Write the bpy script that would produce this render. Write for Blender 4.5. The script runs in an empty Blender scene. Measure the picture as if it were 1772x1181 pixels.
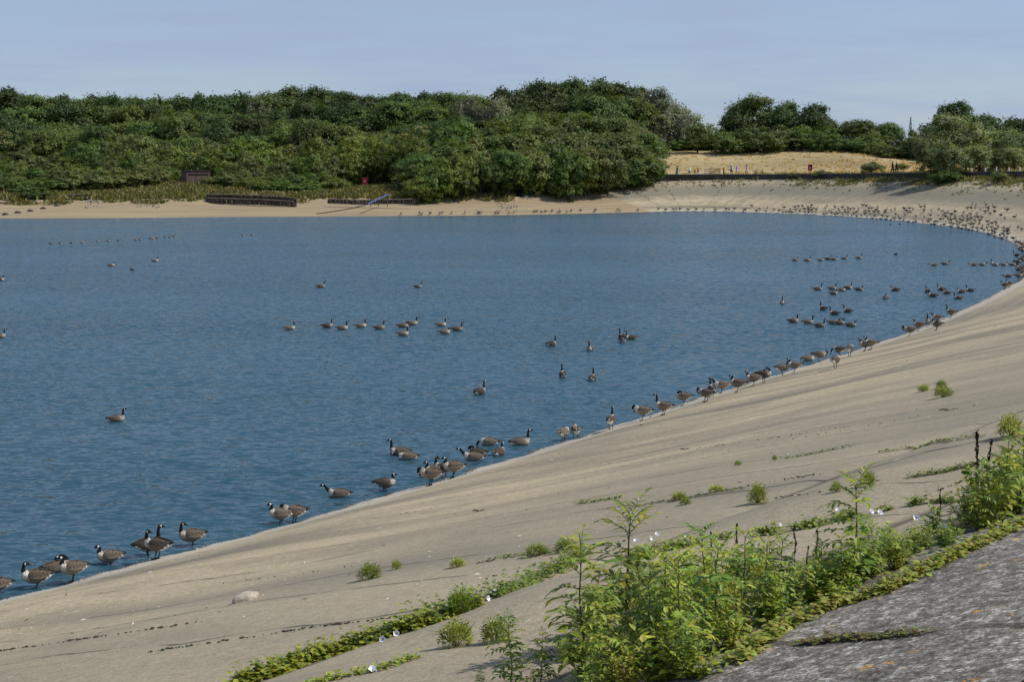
import bpy, bmesh, math, random
import numpy as np
from mathutils import Vector, Matrix, Quaternion
R = math.radians
random.seed(7)
rng = np.random.default_rng(7)
sc = bpy.context.scene
COL = sc.collection

# ------------------------------------------------------------------ camera, sky, sun, exposure
F = 2700.0; IW, IH = 1772.0, 1181.0; HOR = 285.0; CAMZ = 8.0
PITCH = math.atan((IH / 2 - HOR) / F)
cam_d = bpy.data.cameras.new("camera"); cam = bpy.data.objects.new("camera", cam_d); COL.objects.link(cam)
cam.location = (0, 0, CAMZ); cam.rotation_euler = (math.pi / 2 - PITCH, 0, 0)
cam_d.sensor_width = 36; cam_d.lens = 36 * F / IW; cam_d.clip_start = .1; cam_d.clip_end = 20000
sc.camera = cam
SUN_EL, SUN_AZ = R(49), R(90)          # azimuth clockwise from +Y
world = bpy.data.worlds.new("World"); sc.world = world; world.use_nodes = True
wn, wl = world.node_tree.nodes, world.node_tree.links
bg = wn["Background"]; bg.inputs[1].default_value = .115
sky = wn.new("ShaderNodeTexSky"); sky.sky_type = 'NISHITA'; sky.sun_disc = False
sky.sun_elevation = SUN_EL; sky.sun_rotation = SUN_AZ
sky.air_density = 1.0; sky.dust_density = .25; sky.ozone_density = 3.0; sky.altitude = 0
tc = wn.new("ShaderNodeTexCoord"); mp = wn.new("ShaderNodeMapping"); mp.inputs['Scale'].default_value = (3.0, 3.0, 26.0)
mp.inputs['Rotation'].default_value = (0, R(4), 0)
nz = wn.new("ShaderNodeTexNoise"); nz.inputs['Scale'].default_value = 2.2; nz.inputs['Detail'].default_value = 7; nz.inputs['Roughness'].default_value = .6
rp = wn.new("ShaderNodeValToRGB"); rp.color_ramp.elements[0].position = .38; rp.color_ramp.elements[1].position = .75
rp.color_ramp.elements[0].color = (.5, .5, .5, 1); rp.color_ramp.elements[1].color = (1, 1, 1, 1)
mx = wn.new("ShaderNodeMixRGB"); mx.inputs[2].default_value = (3.2, 3.98, 5.5, 1)
tint = wn.new("ShaderNodeMixRGB"); tint.blend_type = 'MULTIPLY'; tint.inputs[0].default_value = 1; tint.inputs[2].default_value = (.85, .885, 1.0, 1)
wl.new(tc.outputs['Generated'], mp.inputs[0]); wl.new(mp.outputs[0], nz.inputs[0]); wl.new(nz.outputs[0], rp.inputs[0])
wl.new(sky.outputs[0], tint.inputs[1]); wl.new(tint.outputs[0], mx.inputs[1]); wl.new(rp.outputs[0], mx.inputs[0]); wl.new(mx.outputs[0], bg.inputs[0])
SDIR = Vector((math.sin(SUN_AZ) * math.cos(SUN_EL), math.cos(SUN_AZ) * math.cos(SUN_EL), math.sin(SUN_EL)))
sl = bpy.data.lights.new("sun", 'SUN'); sl.energy = 4.4; sl.angle = R(.55); sl.color = (1, .945, .86)
so = bpy.data.objects.new("sun", sl); COL.objects.link(so); so.rotation_euler = SDIR.to_track_quat('Z', 'Y').to_euler(); so.location = (60, 30, 80)
sc.view_settings.view_transform = 'Standard'; sc.view_settings.look = 'None'; sc.view_settings.exposure = -.03; sc.view_settings.gamma = 1
try:
    sc.cycles.max_bounces = 6; sc.cycles.diffuse_bounces = 2; sc.cycles.glossy_bounces = 3; sc.cycles.transmission_bounces = 3; sc.cycles.transparent_max_bounces = 4
except Exception: pass

# ------------------------------------------------------------------ helpers
def tag(o, label=None, cat=None, group=None, kind=None):
    for k, v in (("label", label), ("category", cat), ("group", group), ("kind", kind)):
        if v: o[k] = v
    return o
def thing(name, loc, label, cat, rz=0, group=None, scale=1):
    o = bpy.data.objects.new(name, None); COL.objects.link(o); o.location = loc; o.rotation_euler = (0, 0, rz)
    o.scale = (scale,) * 3 if not hasattr(scale, '__len__') else scale
    o.empty_display_size = .2
    return tag(o, label, cat, group)
def link(name, me, mat=None, parent=None):
    o = bpy.data.objects.new(name, me); COL.objects.link(o)
    if mat is not None and not me.materials:
        for m in (mat if isinstance(mat, (list, tuple)) else [mat]): me.materials.append(m)
    if parent: o.parent = parent
    return o
def copy_tree(o, parent=None):
    c = o.copy(); COL.objects.link(c)
    if parent: c.parent = parent
    for ch in KIDS.get(o.name, []): copy_tree(ch, c)
    return c
KIDS = {}
def kid(parent, o): KIDS.setdefault(parent.name, []).append(o); return o
class MB:
    """collects verts, faces and a colour per face for one mesh"""
    def __init__(s): s.v = []; s.f = []; s.c = []; s.m = []
    def add(s, vs, fs, col=(1, 1, 1), mi=0):
        n = len(s.v); s.v.extend([tuple(p) for p in vs])
        for f in fs: s.f.append(tuple(n + i for i in f)); s.c.append(col); s.m.append(mi)
    def box(s, c, d, col=(1, 1, 1), rz=0, mi=0, M=None):
        cx, cy, cz = c; hx, hy, hz = d[0] / 2, d[1] / 2, d[2] / 2; vs = []
        ca, sa = math.cos(rz), math.sin(rz)
        for x, y, z in ((-1,-1,-1),(1,-1,-1),(1,1,-1),(-1,1,-1),(-1,-1,1),(1,-1,1),(1,1,1),(-1,1,1)):
            X, Y = x * hx, y * hy; vs.append(Vector((cx + X * ca - Y * sa, cy + X * sa + Y * ca, cz + z * hz)))
        s.add(vs, ((0,3,2,1),(4,5,6,7),(0,1,5,4),(1,2,6,5),(2,3,7,6),(3,0,4,7)), col, mi)
    def tube(s, pts, rad, col=(1, 1, 1), seg=6, mi=0):
        pts = [Vector(p) for p in pts]; n = len(pts)
        if not hasattr(rad, '__len__'): rad = [rad] * n
        vs = []; fs = []
        for i, p in enumerate(pts):
            t = (pts[min(i + 1, n - 1)] - pts[max(i - 1, 0)]).normalized()
            a = t.cross(Vector((0, 0, 1)) if abs(t.z) < .9 else Vector((1, 0, 0))).normalized(); b = t.cross(a)
            for k in range(seg):
                w = 2 * math.pi * k / seg; vs.append(p + (a * math.cos(w) + b * math.sin(w)) * rad[i])
        for i in range(n - 1):
            for k in range(seg):
                k2 = (k + 1) % seg; fs.append((i * seg + k, i * seg + k2, (i + 1) * seg + k2, (i + 1) * seg + k))
        fs.append(tuple(range(seg))[::-1]); fs.append(tuple((n - 1) * seg + k for k in range(seg)))
        s.add(vs, fs, col, mi)
    def mesh(s, name, smooth=False):
        me = bpy.data.meshes.new(name); me.from_pydata(s.v, [], s.f)
        at = me.color_attributes.new("Col", 'FLOAT_COLOR', 'CORNER')
        lt = np.array([len(f) for f in s.f]); ca = np.ones((len(s.f), 4), np.float32); ca[:, :3] = np.array(s.c, np.float32)
        at.data.foreach_set("color", np.repeat(ca, lt, axis=0).ravel())
        me.polygons.foreach_set("material_index", np.array(s.m, np.int32))
        if smooth: me.polygons.foreach_set("use_smooth", np.ones(len(s.f), bool))
        me.update(); return me
    def build(s, name, mat, parent=None, smooth=False): return link(name, s.mesh(name, smooth), mat, parent)

# ------------------------------------------------------------------ materials
def mat_base(name):
    m = bpy.data.materials.new(name); m.use_nodes = True
    return m, m.node_tree.nodes, m.node_tree.links, m.node_tree.nodes["Principled BSDF"]
def N(nodes, t, **kw):
    n = nodes.new("ShaderNode" + t)
    for k, v in kw.items():
        if k in n.inputs: n.inputs[k].default_value = v
        else: setattr(n, k, v)
    return n
def math_n(nodes, links, op, a, b=None, clamp=False):
    n = nodes.new("ShaderNodeMath"); n.operation = op; n.use_clamp = clamp
    for i, x in enumerate((a, b)):
        if x is None: continue
        if isinstance(x, (int, float)): n.inputs[i].default_value = x
        else: links.new(x, n.inputs[i])
    return n.outputs[0]
def ramp(nodes, links, fac, stops):
    n = nodes.new("ShaderNodeValToRGB"); cr = n.color_ramp
    while len(cr.elements) < len(stops): cr.elements.new(.5)
    for e, (p, c) in zip(cr.elements, stops):
        e.position = p; e.color = (*c, 1) if hasattr(c, '__len__') else (c, c, c, 1)
    links.new(fac, n.inputs[0]); return n.outputs[0]
def mix(nodes, links, fac, a, b, mode='MIX'):
    n = nodes.new("ShaderNodeMixRGB"); n.blend_type = mode
    for i, x in enumerate((fac, a, b)):
        if isinstance(x, (int, float)): n.inputs[i].default_value = x
        elif isinstance(x, tuple): n.inputs[i].default_value = (*x, 1)
        else: links.new(x, n.inputs[i])
    return n.outputs[0]
def simple_mat(name, col, rough=.7, var=.25, scale=8, metal=0, bump=0):
    m, n, l, p = mat_base(name)
    t = N(n, "TexCoord"); z = N(n, "TexNoise", Scale=scale, Detail=5.0); l.new(t.outputs['Object'], z.inputs['Vector'])
    a = tuple(c * (1 - var) for c in col); b = tuple(min(1, c * (1 + var)) for c in col)
    l.new(ramp(n, l, z.outputs[0], ((.3, a), (.7, b))), p.inputs['Base Color'])
    p.inputs['Roughness'].default_value = rough; p.inputs['Metallic'].default_value = metal
    if bump:
        b_ = N(n, "Bump", Strength=bump, Distance=.02); l.new(z.outputs[0], b_.inputs['Height']); l.new(b_.outputs[0], p.inputs['Normal'])
    return m
def col_mat(name, rough=.7, noise=.35, scale=30, mult=(1, 1, 1), obj_var=0.0, transl=0.0, hue=0.0, spec=.3):
    """colour from the mesh's own Col attribute, broken by noise, with leaf translucency"""
    m, n, l, p = mat_base(name)
    a = N(n, "VertexColor", layer_name="Col"); t = N(n, "TexCoord")
    z = N(n, "TexNoise", Scale=scale, Detail=4.0); l.new(t.outputs['Object'], z.inputs['Vector'])
    k = ramp(n, l, z.outputs[0], ((.3, 1 - noise), (.7, 1 + noise)))
    c = mix(n, l, 1.0, a.outputs[0], k, 'MULTIPLY')
    c = mix(n, l, 1.0, c, mult, 'MULTIPLY')
    if obj_var or hue:
        oi = N(n, "ObjectInfo"); hs = N(n, "HueSaturation")
        l.new(math_n(n, l, 'ADD', math_n(n, l, 'MULTIPLY', oi.outputs['Random'], 2 * obj_var), 1 - obj_var), hs.inputs['Value'])
        r2 = math_n(n, l, 'FRACT', math_n(n, l, 'MULTIPLY', oi.outputs['Random'], 7.31))
        l.new(math_n(n, l, 'ADD', math_n(n, l, 'MULTIPLY', r2, 2 * hue), .5 - hue), hs.inputs['Hue'])
        l.new(c, hs.inputs['Color']); c = hs.outputs[0]
    l.new(c, p.inputs['Base Color']); p.inputs['Roughness'].default_value = rough
    p.inputs['Specular IOR Level'].default_value = spec
    if transl:
        tr = N(n, "BsdfTranslucent"); l.new(mix(n, l, 1.0, c, (1.3, 1.25, .5), 'MULTIPLY'), tr.inputs[0])
        ms = N(n, "MixShader"); ms.inputs[0].default_value = transl
        l.new(p.outputs[0], ms.inputs[1]); l.new(tr.outputs[0], ms.inputs[2]); l.new(ms.outputs[0], n["Material Output"].inputs[0])
    return m

# ------------------------------------------------------------------ place: shoreline, heights, rays
def ray(x, y):
    a = (x - IW / 2) / F; b = -(y - IH / 2) / F
    return np.array([a, math.cos(PITCH) + b * math.sin(PITCH), -math.sin(PITCH) + b * math.cos(PITCH)])
def atz(x, y, z=0.0):
    d = ray(x, y); t = (z - CAMZ) / d[2]; return np.array([d[0] * t, d[1] * t])
def atd(x, y, d_):
    d = ray(x, y); return np.array([0, 0, CAMZ]) + d * (d_ / d[1])
SHORE_PX = [(0,1040),(200,988),(400,935),(550,893),(700,850),(850,806),(1000,758),(1100,726),(1200,693),(1300,662),(1400,632),(1500,600),(1600,565),
 (1650,543),(1700,520),(1740,498),(1772,478),(1772,440),(1745,418),(1700,403),(1650,394),(1600,388),(1550,382),(1500,378),(1450,374.5),(1400,372),(1300,368),
 (1200,366),(1100,367.5),(1000,370),(850,372.5),(700,374),(500,375),(250,377),(0,378)]
raw = [(-2000,-320),(-600,-260),(-250,-155),(-120,-82),(-60,-34),(-30,1.5),(-18,17)] + [tuple(atz(*p)) for p in SHORE_PX] + [(-140,229),(-250,244),(-600,300),(-2000,420)]
raw = np.array(raw, float)
pts = []
for i in range(len(raw) - 1):
    p0, p1, p2, p3 = raw[max(i - 1, 0)], raw[i], raw[i + 1], raw[min(i + 2, len(raw) - 1)]
    L = np.hypot(*(p2 - p1)); n = max(2, int(L / (1.0 if L < 60 else 25)))
    for k in range(n):
        t = k / n
        if L > 60: pts.append(p1 + (p2 - p1) * t)
        else: pts.append(.5 * (2 * p1 + (p2 - p0) * t + (2 * p0 - 5 * p1 + 4 * p2 - p3) * t * t + (3 * p1 - p0 - 3 * p2 + p3) * t ** 3))
pts.append(raw[-1]); pts = np.array(pts)
for _ in range(14):
    q = pts.copy(); q[1:-1] = (pts[:-2] + 2 * pts[1:-1] + pts[2:]) / 4; pts = q
SH = pts; SA = SH[:-1]; SB = SH[1:] - SH[:-1]; SL = np.hypot(SB[:, 0], SB[:, 1]); SU = np.concatenate([[0], np.cumsum(SL)])
def uv_of(P):
    """(u along the shore, signed v away from the water) for an array of plan points"""
    P = np.atleast_2d(P); U = np.empty(len(P)); V = np.empty(len(P))
    for s in range(0, len(P), 4000):
        p = P[s:s + 4000, None, :] - SA[None]
        k = np.clip((p * SB).sum(2) / (SL ** 2), 0, 1); c = p - SB[None] * k[..., None]; d2 = (c ** 2).sum(2); i = d2.argmin(1); r = np.arange(len(i))
        cr = SB[i, 0] * p[r, i, 1] - SB[i, 1] * p[r, i, 0]
        U[s:s + 4000] = SU[i] + k[r, i] * SL[i]; V[s:s + 4000] = -np.sign(cr) * np.sqrt(d2[r, i])
    return U, V
def u_px(x, y): return uv_of(atz(x, y))[0][0]
def sm(x, a, b): t = np.clip((x - a) / (b - a), 0, 1); return t * t * (3 - 2 * t)
U_A = u_px(0, 1040); U_R1 = u_px(1772, 478); U_R2 = u_px(1745, 418); U_F = u_px(1500, 378); U_D0 = u_px(1235, 366.5); U_D1 = u_px(1080, 368)
S_ = 3.6
def vwall(U): return np.interp(U, [U_R1, U_R2, U_F, U_D0, U_D1], [22.4, 22.6, 22.0, 19.4, 18.6])
def meadow_top(P):
    px = IW / 2 + F * P[:, 0] / np.maximum(P[:, 1], 1)
    return np.interp(px, [1000, 1150, 1300, 1450, 1590, 1772, 2200], [10.6, 10.9, 11.2, 10.8, 8.8, 7.7, 7.2])
def hump(U, V):
    j = np.abs(np.sin(U * math.pi / 3.4 + .4))
    return .10 * np.exp(-((V - 19.15) / .75) ** 2) * (.35 + j) - .04 * np.exp(-((V - 17.95) / .16) ** 2) - .04 * np.exp(-((V - 20.6) / .16) ** 2)
def und(U, V):
    k = 1 - .85 * sm(U, U_R1 - 60, U_R1)
    return k * (.012 * np.sin(U * .9 + .5 * np.sin(V * .4)) + .004 * np.sin(U * 2.1 + V * .35 + 1) + .03 * np.sin(V * .8 + U * .12))
def zf(U, V, P):
    w = 1 - sm(U, U_D0, U_D1)                      # 1 on the dam, 0 on the natural shore
    vw = vwall(U); mt = meadow_top(P); far = sm(U, U_R1 - 40, U_R1)
    crest = vw / S_ + .9
    dam_far = np.where(V < vw + 1.6, V / S_, crest + (mt - crest) * sm(V, vw + 6, vw + 52) + 3.0 * sm(V, vw + 54, vw + 80)); dam_far = np.where((V > vw + 1.6) & (V < vw + 2.2), crest, dam_far)
    dam_near = np.where(V < 23, V / S_, 23 / S_ + 0 * V)
    dam = dam_near * (1 - far) + dam_far * far + np.where((V > .5), hump(U, V) * (1 - far), 0)
    dam = dam + und(U, V) * sm(V, .3, 2.5) * (1 - sm(V, 21, 23))
    w = np.maximum(w, (1 - sm(U, U_D1 + 12, U_D1 + 40)) * sm(V, vw + 2, vw + 8))
    nat = np.interp(V, [-40, 0, 4, 12.5, 14.5, 18, 40, 110, 150, 3000], [-5, 0, .75, 1.75, 2.7, 3.2, 4.2, 9.5, 11.5, 14])
    nat = nat + 1.1 * np.exp(-((P[:, 0] + 54.3) ** 2 / 90 + (P[:, 1] - 267) ** 2 / 50)) * sm(V, 13, 20)
    nat = nat + .12 * np.sin(U * .21 + V * .1) * sm(V, 2, 12)
    edge = (.024 * np.sin(U * 1.3 + 2 * np.sin(U * .31)) + .016 * np.sin(U * 3.9 + 1) + .010 * np.sin(U * 8.3 + np.sin(U * .7))) * np.exp(-(V / .7) ** 2) * (1 - sm(U, U_R1, U_R2))
    return np.where(V < 0, np.maximum(V / S_, -2.5), dam * w + nat * (1 - w)) + edge
def zat(x, y):
    P = np.array([[x, y]], float); U, V = uv_of(P); return float(zf(U, V, P)[0])
def hit(x, y, water=True, tmax=520.0):
    """first point of the ground (or water) under pixel x,y: (x, y, z, v)"""
    d = ray(x, y); ts = np.geomspace(3, tmax, 260)
    lo = None
    for _ in range(3):
        P = d[None, :2] * ts[:, None]; U, V = uv_of(P); g = zf(U, V, P)
        if water: g = np.maximum(g, 0)
        below = CAMZ + d[2] * ts <= g
        if not below.any(): i = len(ts) - 1
        else: i = max(1, int(below.argmax()))
        ts = np.linspace(ts[i - 1], ts[i], 30)
    t = ts[-1]; U, V = uv_of(d[None, :2] * t); P = d[None, :2] * t
    return d[0] * t, d[1] * t, float(zf(U, V, P)[0]), float(V[0])
def ppm(Y): return F / Y               # picture pixels per metre at depth Y
# ------------------------------------------------------------------ ground sheet, bank, beach, water
def grid_mesh(name, X, Y, Z, uv=None):
    nr, nc = X.shape; me = bpy.data.meshes.new(name)
    v = np.stack([X, Y, Z], -1).reshape(-1, 3); i = np.arange(nr * nc).reshape(nr, nc)
    f = np.stack([i[:-1, :-1], i[:-1, 1:], i[1:, 1:], i[1:, :-1]], -1).reshape(-1, 4)
    me.from_pydata(v.tolist(), [], f.tolist())
    if uv is not None:
        l = me.uv_layers.new(name="UVMap"); w = uv.reshape(-1, 2)[f.ravel()]; l.data.foreach_set("uv", w.astype(np.float32).ravel())
    me.polygons.foreach_set("use_smooth", np.ones(len(f), bool)); me.update(); return me
def shore_frame(us):
    x = np.interp(us, SU, SH[:, 0]); y = np.interp(us, SU, SH[:, 1])
    e = 3.0; tx = np.interp(us + e, SU, SH[:, 0]) - np.interp(us - e, SU, SH[:, 0]); ty = np.interp(us + e, SU, SH[:, 1]) - np.interp(us - e, SU, SH[:, 1])
    L = np.hypot(tx, ty); return x, y, ty / L, -tx / L
def strip(name, u0, u1, vs, mat, dz=0.0, du=None, vrel=False, kind='structure'):
    us = [u0]
    while us[-1] < u1:
        x = np.interp(us[-1], SU, SH[:, 0]); y = np.interp(us[-1], SU, SH[:, 1]); us.append(us[-1] + (du or np.clip(math.hypot(x, y) * .008, .22, 2)))
    us = np.array(us); x, y, nx, ny = shore_frame(us); vs = np.array(vs, float)
    V = np.repeat(vs[None], len(us), 0)
    if vrel: V = V + vwall(us)[:, None]
    X = x[:, None] + nx[:, None] * V; Y = y[:, None] + ny[:, None] * V; U = np.repeat(us[:, None], V.shape[1], 1)
    Z = zf(U.ravel(), V.ravel(), np.stack([X.ravel(), Y.ravel()], 1)).reshape(X.shape) + dz
    o = link(name, grid_mesh(name, X, Y, Z, np.stack([U, V], -1)), mat); return tag(o, kind=kind)

def make_concrete(far=False):
    m, n, l, p = mat_base("far_weathered_concrete" if far else "weathered_concrete")
    uv = N(n, "UVMap"); sep = N(n, "SeparateXYZ"); l.new(uv.outputs[0], sep.inputs[0]); u, v = sep.outputs[0], sep.outputs[1]
    def noise(sx, sy, scale, det=6., rough=.55, w=0):
        mp = N(n, "Mapping"); mp.inputs['Scale'].default_value = (sx, sy, 1); mp.inputs['Location'].default_value = (w, w * .7, 0); l.new(uv.outputs[0], mp.inputs[0])
        z = N(n, "TexNoise", Scale=scale, Detail=det, Roughness=rough); l.new(mp.outputs[0], z.inputs['Vector']); return z.outputs[0]
    big = noise(.05, .5, .55, 5.) if far else noise(.55, .15, .5, 6.); fine = noise(1, 1, 9., 8., .65, 3); streak = noise(.6, .05, .6, 5., .55, 9); grit = noise(1, 1, 42., 4., .75, 5); patch = noise(1, .55, 1.1, 6., .65, 14) if far else noise(.55, .3, .75, 7., .62, 14)
    base = ramp(n, l, big, ((.33, (.185, .166, .13)), (.44, (.345, .296, .212)), (.6, (.455, .388, .27)), (.74, (.40, .345, .245))))
    base = mix(n, l, math_n(n, l, 'MULTIPLY', ramp(n, l, fine, ((.3, .45), (.55, 1.))), ramp(n, l, streak, ((.5, 0.), (.68, .3 if far else .85)))), base, (.165, .153, .13))
    base = mix(n, l, ramp(n, l, patch, ((.47, 0.), (.62, .6 if far else .55))), base, (.25, .225, .185) if far else (.215, .19, .145))
    base = mix(n, l, 1.0, base, ramp(n, l, fine, ((.3, .66), (.7, 1.3))), 'MULTIPLY')
    base = mix(n, l, 1.0, base, ramp(n, l, grit, ((.32, .38), (.5, 1.), (.68, 1.6))), 'MULTIPLY')
    if far:
        vv = math_n(n, l, 'ADD', math_n(n, l, 'DIVIDE', v, 24.), math_n(n, l, 'MULTIPLY', math_n(n, l, 'SUBTRACT', patch, .5), .22))
        base = mix(n, l, ramp(n, l, vv, ((.30, 0.), (.44, .9), (.60, .85), (.72, .1))), base, (.19, .18, .145))
    # upper half greyer with age
    up = ramp(n, l, math_n(n, l, 'ADD', math_n(n, l, 'MULTIPLY', v, 1 / 24), math_n(n, l, 'MULTIPLY', big, .25)), ((.45, 0.), (.8, .1 if far else .5)))
    base = mix(n, l, up, base, (.26, .236, .185))
    base = mix(n, l, 1.0, base, (.97, .94, .87), 'MULTIPLY')
    # open joints running up the slope, broken, with dirt beside
    wob = math_n(n, l, 'MULTIPLY', math_n(n, l, 'SUBTRACT', noise(.3, .6, .8, 3., .5, 2), .5), .5)
    uu = math_n(n, l, 'ADD', math_n(n, l, 'ADD', math_n(n, l, 'DIVIDE', u, 2.05), math_n(n, l, 'MULTIPLY', noise(1, 0, .21, 2., .5, 17), 2.2)), wob)
    d = math_n(n, l, 'ABSOLUTE', math_n(n, l, 'SUBTRACT', math_n(n, l, 'FRACT', uu), .5))
    brk = ramp(n, l, noise(1, 1, .9, 5., .6, 21), ((.41, 0.), (.53, 1.)))
    jl = math_n(n, l, 'MULTIPLY', ramp(n, l, math_n(n, l, 'MULTIPLY', d, 1.), ((.0, .9), (.010, .85), (.019, 0.))), brk)
    dirt = math_n(n, l, 'MULTIPLY', ramp(n, l, d, ((0., .4), (.2, 0.))), ramp(n, l, noise(1, .3, .5, 4., .5, 31), ((.48, 0.), (.7, 1.))))
    base = mix(n, l, dirt, base, (.16, .148, .125))
    base = mix(n, l, jl, base, (.035, .03, .022))
    for v0, w0 in ((17.95, .02), (20.6, .02)):
        dv = math_n(n, l, 'ABSOLUTE', math_n(n, l, 'SUBTRACT', math_n(n, l, 'ADD', v, math_n(n, l, 'MULTIPLY', wob, .8)), v0))
        base = mix(n, l, ramp(n, l, math_n(n, l, 'DIVIDE', dv, 4 * w0), ((0., .9), (.25, .6), (1., 0.))), base, (.06, .05, .035))
    # lichen crust on the top apron
    zone = ramp(n, l, math_n(n, l, 'ADD', math_n(n, l, 'DIVIDE', v, 30.), math_n(n, l, 'MULTIPLY', fine, .02)), ((.718, 0.), (.724, 1.)))
    li = noise(.8, 1, 13, 10., .8, 41); dark = ramp(n, l, noise(1, 1, 16., 8., .75, 47), ((.38, (.07, .062, .05)), (.52, (.165, .15, .122)), (.64, (.30, .275, .23))))
    dark = mix(n, l, ramp(n, l, li, ((.525, 0.), (.57, .9))), dark, (.40, .385, .345))
    dark = mix(n, l, ramp(n, l, noise(1, 1, 4.6, 8., .65, 57), ((.63, 0.), (.655, .9))), dark, (.50, .25, .03))
    dark = mix(n, l, jl, dark, (.03, .027, .02))
    dark = mix(n, l, 1., dark, ramp(n, l, noise(.5, 1, 1.6, 5., .6, 87), ((.35, .55), (.65, 1.3))), 'MULTIPLY')
    dark = mix(n, l, 1., dark, ramp(n, l, noise(1, 1, 55, 3., .7, 77), ((.35, .45), (.5, .95), (.66, 1.9))), 'MULTIPLY')
    base = mix(n, l, zone, base, dark)
    # pale silt line by the water, wet edge below it
    vj = math_n(n, l, 'ADD', v, math_n(n, l, 'MULTIPLY', math_n(n, l, 'SUBTRACT', fine, .5), .7))
    base = mix(n, l, ramp(n, l, math_n(n, l, 'DIVIDE', vj, 3.), ((.05, 0.), (.10, .75), (.30, .6), (.5, 0.))), base, (.46, .425, .355))
    wet = ramp(n, l, vj, ((.10, 1.), (.26, 0.)))
    base = mix(n, l, wet, base, (.085, .075, .055))
    # droppings, shells and feathers as pale specks
    vo = N(n, "TexVoronoi", Scale=3.2); mp = N(n, "Mapping"); mp.inputs['Scale'].default_value = (1, .55, 1); l.new(uv.outputs[0], mp.inputs[0]); l.new(mp.outputs[0], vo.inputs['Vector'])
    sp = math_n(n, l, 'MULTIPLY', ramp(n, l, vo.outputs['Distance'], ((.05, 1.), (.11, 0.))), ramp(n, l, math_n(n, l, 'ADD', noise(1, 1, .8, 2., .5, 66), math_n(n, l, 'MULTIPLY', v, -.012)), ((.36, 0.), (.5, .8))))
    base = mix(n, l, sp, base, (.68, .66, .6))
    l.new(base, p.inputs['Base Color'])
    l.new(ramp(n, l, wet, ((0., .92), (1., .3))), p.inputs['Roughness']); p.inputs['Specular IOR Level'].default_value = .25
    h = math_n(n, l, 'ADD', math_n(n, l, 'MULTIPLY', fine, .6), math_n(n, l, 'MULTIPLY', grit, .25)); h = math_n(n, l, 'SUBTRACT', h, math_n(n, l, 'MULTIPLY', jl, 1.2))
    b = N(n, "Bump", Strength=.5, Distance=.03); l.new(h, b.inputs['Height']); l.new(b.outputs[0], p.inputs['Normal'])
    return m
def make_ground(name, stops, scale, streak=(1, 1, 1), det=8., bump=.4, coord='Object'):
    m, n, l, p = mat_base(name)
    if coord == 'UV': t = N(n, "UVMap").outputs[0]
    else: t = N(n, "TexCoord").outputs['Object']
    mp = N(n, "Mapping"); mp.inputs['Scale'].default_value = streak; l.new(t, mp.inputs[0])
    z = N(n, "TexNoise", Scale=scale, Detail=det, Roughness=.62); l.new(mp.outputs[0], z.inputs['Vector'])
    z2 = N(n, "TexNoise", Scale=scale * 9, Detail=5.0); l.new(t, z2.inputs['Vector'])
    c = mix(n, l, 1., ramp(n, l, z.outputs[0], stops), ramp(n, l, z2.outputs[0], ((.3, .72), (.7, 1.25))), 'MULTIPLY')
    l.new(c, p.inputs['Base Color']); p.inputs['Roughness'].default_value = .95; p.inputs['Specular IOR Level'].default_value = .1
    b = N(n, "Bump", Strength=bump, Distance=.1); l.new(z2.outputs[0], b.inputs['Height']); l.new(b.outputs[0], p.inputs['Normal'])
    return m
M_conc = make_concrete(); M_conc_far = make_concrete(True)
M_soil = make_ground("woodland_floor", ((.3, (.045, .05, .022)), (.5, (.075, .075, .032)), (.7, (.12, .105, .05))), .12)
M_meadow = make_ground("dry_meadow", ((.32, (.25, .20, .105)), (.46, (.34, .27, .14)), (.58, (.405, .32, .17)), (.72, (.30, .245, .13))), .16, (1, .35, 1), coord='UV')
M_beach = make_ground("sand_and_silt", ((.3, (.18, .145, .095)), (.46, (.28, .22, .14)), (.6, (.34, .268, .168)), (.74, (.23, .195, .135))), .9, (.05, 1, 1), coord='UV')
M_path = make_ground("gravel_path", ((.3, (.26, .24, .19)), (.7, (.38, .35, .28))), .8)

az = np.concatenate([np.arange(-180, -30, 5.), np.arange(-30, 30, .22), np.arange(30, 180.1, 5.)])
rr = np.concatenate([[.5, 2], np.geomspace(4, 180, 90), np.arange(182, 420, 2.2), np.geomspace(425, 9000, 40)])
A_, R_ = np.meshgrid(np.radians(az), rr, indexing='ij'); gx = R_ * np.sin(A_); gy = R_ * np.cos(A_)
Pg = np.stack([gx.ravel(), gy.ravel()], 1); Ug, Vg = uv_of(Pg); gz = zf(Ug, Vg, Pg).reshape(gx.shape) - .35
tag(link("terrain", grid_mesh("terrain", gx, gy, gz), M_soil), kind='structure')

near_v = np.concatenate([np.arange(-4, -.6, .5), np.arange(-.6, 2, .1), np.arange(2, 16.5, .4), np.arange(16.5, 21.6, .14), np.arange(21.8, 23.3, .3)])
U_SPLIT = U_R1 - 45
strip("concrete_bank", U_A - 60, U_SPLIT + .01, near_v, M_conc)
far_v = np.concatenate([np.arange(-4, 3, .5), np.arange(3, 18, .8)])
vm = np.linspace(0, 1, 26)
def far_strip():
    us = np.arange(U_SPLIT, U_D1 + 12, .9); x, y, nx, ny = shore_frame(us)
    t = np.concatenate([np.linspace(-4, 0, 5)[:-1], np.linspace(0, 1, 34) * 1.0]); V = np.empty((len(us), len(t)))
    vw = np.where(us < U_R1, 23 + (vwall(us) - 23) * sm(us, U_R1 - 40, U_R1), vwall(us))
    for k, tt in enumerate(t): V[:, k] = tt if tt < 0 else tt * (vw + .25)
    X = x[:, None] + nx[:, None] * V; Y = y[:, None] + ny[:, None] * V; U = np.repeat(us[:, None], len(t), 1)
    Z = zf(U.ravel(), V.ravel(), np.stack([X.ravel(), Y.ravel()], 1)).reshape(X.shape)
    tag(link("far_concrete_bank", grid_mesh("far_concrete_bank", X, Y, Z, np.stack([U, V], -1)), M_conc_far), kind='structure')
far_strip()
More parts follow.
